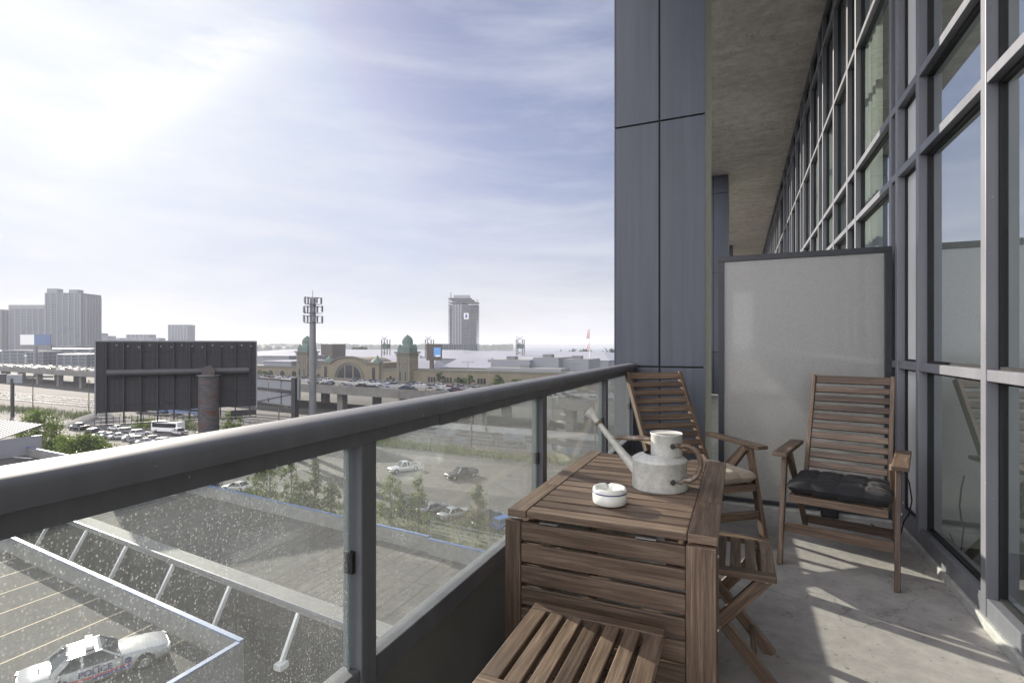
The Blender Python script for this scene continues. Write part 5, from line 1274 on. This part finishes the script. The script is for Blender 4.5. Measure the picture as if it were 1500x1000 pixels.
t2_, c2, w = tw(67, 118, 429, 42, 'condo_tower', 'tallest condo tower with stepped crown in the left skyline', 41, 12, DT-20)
a, b = fw(118, DT), fw(137, DT); block(t2_, ((a.x+b.x)/2, (a.y+b.y)/2, 0), (b-a).length, 30, G, hz(435, DT), YAW, 38, 5)
a, b = fw(73, DT-10), fw(88, DT-10); c = (a+b)/2; part('crown_block', MB().obox((c.x, c.y, hz(427, DT)), ((math.cos(YAW), math.sin(YAW), 0), (-math.sin(YAW), math.cos(YAW), 0), (0, 0, 1)), ((b-a).length, 12, 7)), 'towerslab', t2_, 0, True)
a, b = fw(105, DT-10), fw(118, DT-10); c = (a+b)/2; part('crown_block', MB().obox((c.x, c.y, hz(428, DT)), ((math.cos(YAW), math.sin(YAW), 0), (-math.sin(YAW), math.cos(YAW), 0), (0, 0, 1)), ((b-a).length, 12, 6)), 'towerslab', t2_, 0, True)
tw(247, 274, 475.5, 30, 'office_tower', 'pale square tower standing alone above the billboard edge', 20, 6, 1300)
for (u0, u1, vt, lab) in ((140, 164, 496, 'hazy low block just right of the tall condo tower'), (146, 151, 488, 'thin hazy chimney-like block above the billboard'), (156, 163, 492, 'small hazy block between billboard edge and slab'), (180, 236, 495, 'wide hazy stepped block behind the billboard'), (192, 222, 490, 'raised middle of the hazy blocks behind the billboard'), (0, 14, 486, 'low hazy block at the extreme left'), (138, 180, 500, 'long hazy roofline behind the billboard top')):
    a, b = fw(u0, 1250), fw(u1, 1250); c = (a+b)/2; b_ = thing('distant_block', lab, 'building', (c.x, c.y, G), 0, 'distant hazy blocks on the skyline')
    block(b_, (c.x, c.y, 0), (b-a).length, 26, G, hz(vt, 1250), YAW, 8, 5)
for k, (u0, u1, v, d) in enumerate(((20, 60, 513, 560), (60, 140, 511, 600), (95, 120, 507, 640), (0, 26, 514, 600), (56, 76, 515, 500), (100, 138, 519, 480))):
    a, b = fw(u0, d), fw(u1, d); c = (a+b)/2; b_ = thing('midrise_building', ['low midrise under the split billboard', 'long midrise at the foot of the tall condo tower', 'midrise in front of the condo tower base', 'low midrise at the photograph\'s left edge', 'small pale-roofed midrise below the billboard', 'low midrise just left of the big billboard'][k], 'building', (c.x, c.y, G)); block(b_, (c.x, c.y, 0), (b-a).length, 24, G, hz(v, d), YAW+.1, 5, 8, bal=.4)
    part('roof', MB().obox((c.x, c.y, hz(v, d)+.3), ((math.cos(YAW+.1), math.sin(YAW+.1), 0), (-math.sin(YAW+.1), math.cos(YAW+.1), 0), (0, 0, 1)), ((b-a).length+.5, 24.5, .5)), 'roofwhite' if k % 2 else 'roofgrey', b_, 0, True)
# construction tower
d = 700; ct = thing('construction_tower', 'round-cornered concrete tower under construction with bare upper slabs', 'tower', fw(678, d, G))
f = Vector((-math.sin(YAW), math.cos(YAW), 0)); rt = Vector((math.cos(YAW), math.sin(YAW), 0)); axy = (tuple(rt), tuple(f), (0, 0, 1)); cc_ = fw(678, d)+f*14
def cpart(nm, u0, u1, v0, v1, dep, m_, off=0):
    a, b = fw(u0, d), fw(u1, d); c = (a+b)/2+f*(dep/2+off); return part(nm, MB().obox((c.x, c.y, (hz(v0, d)+hz(v1, d))/2), axy, ((b-a).length, dep, abs(hz(v0, d)-hz(v1, d)))), m_, ct, 0, True)
cpart('core', 676, 690, 447, 505, 26, 'towerglass', 3); cpart('white_wall', 662.5, 676, 445, 506, 20, 'palewall', 0); cpart('glass_wing', 690, 696.5, 458, 530, 20, 'towerglass', 6); cpart('left_wing', 657.5, 660.5, 452, 506, 14, 'towerglass', 9)
cpart('top_plant', 663.5, 687, 431.5, 436, 14, 'palewall', 6); cpart('top_core', 668, 684, 436, 447, 8, 'towerglass', 10)
t = MB()
for k in range(23):
    v = 446.5+k*2.62; e = 1.2 if k % 7 == 3 else 0; a, b = fw(656.6-e*.5, d), fw(700.2, d); c = (a+b)/2+f*15; t.obox((c.x, c.y, hz(v, d)), axy, ((b-a).length, 29, .75))
for (u0, u1, v) in ((656, 690, 436.4), (660, 694, 439.4), (657.5, 700.5, 442.6)):
    a, b = fw(u0, d), fw(u1, d); c = (a+b)/2+f*14; t.obox((c.x, c.y, hz(v, d)), axy, ((b-a).length, 26, .9))
part('floor_slabs', t, 'palewall', ct, 0, True)
t = MB()
for i in range(19):
    for j in range(3):
        a = fw(665.0+j*4.0, d); z = hz(446+i*3.08, d); part('window', MB().obox((a.x-f.x*.1, a.y-f.y*.1, z), axy, (2.0, .3, 1.5)), 'winfar', ct, 0, True)
t = MB()
for u in (657, 658.8, 697.2, 699.6, 684, 692):
    a = fw(u, d)+f*4; t.bar((a.x, a.y, hz(506, d)), (a.x, a.y, hz(438, d)), .5, .5, (1, 0, 0))
a = fw(660.5, d); t.bar((a.x, a.y, hz(440, d)), (a.x, a.y, hz(428, d)), .8, .8, (1, 0, 0))
part('bare_columns', t, 'towerslab', ct, 0, True)
cpart('banner', 679.5, 686.5, 458.5, 467.5, .5, 'white', -.4); cpart('banner_mark', 681.5, 684.5, 460.5, 465.5, .3, 'policeblue', -.6)
cpart('podium', 643, 700, 504.5, 530, 40, 'towerglass', -10); cpart('podium_roof', 642, 700, 503.5, 504.4, 42, 'towerslab', -11)
t = MB()
for k in range(16):
    a = fw(644+k*3.6, d)-f*10.5; t.obox((a.x, a.y, hz(508, d)), axy, (.8, .6, 7))
part('podium_columns', t, 'towerslab', ct, 0, True)

# ================================================================= far shore
def shore(name, u0, u1, d, h, seed, step=6, m_='leaffar'):
    vs = []; fs = []; n = int((u1-u0)/step*3)
    for k in range(n+1):
        u = u0+(u1-u0)*k/n; hh = h*(.85+.22*noise.noise(Vector((u*.03, seed, 0)))+.16*noise.noise(Vector((u*.45, seed, 3)))); 
        for (dd, z) in ((-40, G-1), (-28, G+hh*.8), (0, G+hh), (60, G+hh*.9), (90, G-1)):
            p = fw(u, d+dd+25*noise.noise(Vector((u*.13, 9, seed)))); vs.append((p.x, p.y, z))
    for k in range(n):
        for j in range(4): fs.append((k*5+j, (k+1)*5+j, (k+1)*5+j+1, k*5+j+1))
    return struct(name, MB().add(vs, fs, None, 0, True), m_)
shore('far_shore_hills', 330, 752, 2300, 31, 3.3); shore('far_shore_hills', 140, 430, 1900, 24, 5.1)
shore('far_shore_hills', -200, 340, 2600, 30, 8.8); shore('horizon_hills', 700, 1300, 8200, 26, 1.2, 12)
for (u, i) in ((520, 0), (524, 1), (529, 2), (534, 3)):
    q = fw(u, 600, G); tree('low tree in the small clump behind the white hall roofs', q, hz(510, 600)-G, 6, 2, 40, 20, 1.4, 160+i, group='tree clump behind the hall roofs', m='leaffar')

# ================================================================= haze
hm = bpy.data.materials.new('haze_air'); hm.use_nodes = True; hn = hm.node_tree.nodes; hl = hm.node_tree.links
for x in list(hn):
    if x.type != 'OUTPUT_MATERIAL': hn.remove(x)
pv = hn.new('ShaderNodeVolumePrincipled'); pv.inputs['Color'].default_value = (.80, .83, .92, 1); pv.inputs['Density'].default_value = .00022; pv.inputs['Anisotropy'].default_value = .1
hl.new(pv.outputs[0], [x for x in hn if x.type == 'OUTPUT_MATERIAL'][0].inputs['Volume'])
t = MB().b2(-9400, 9400, -900, 9400, G-3, 118)
M['haze'] = hm; o = link('haze', t.mesh('haze', 'haze')); o['kind'] = 'stuff'; o['label'] = 'pale summer haze over the city and the lake'; o['category'] = 'haze'
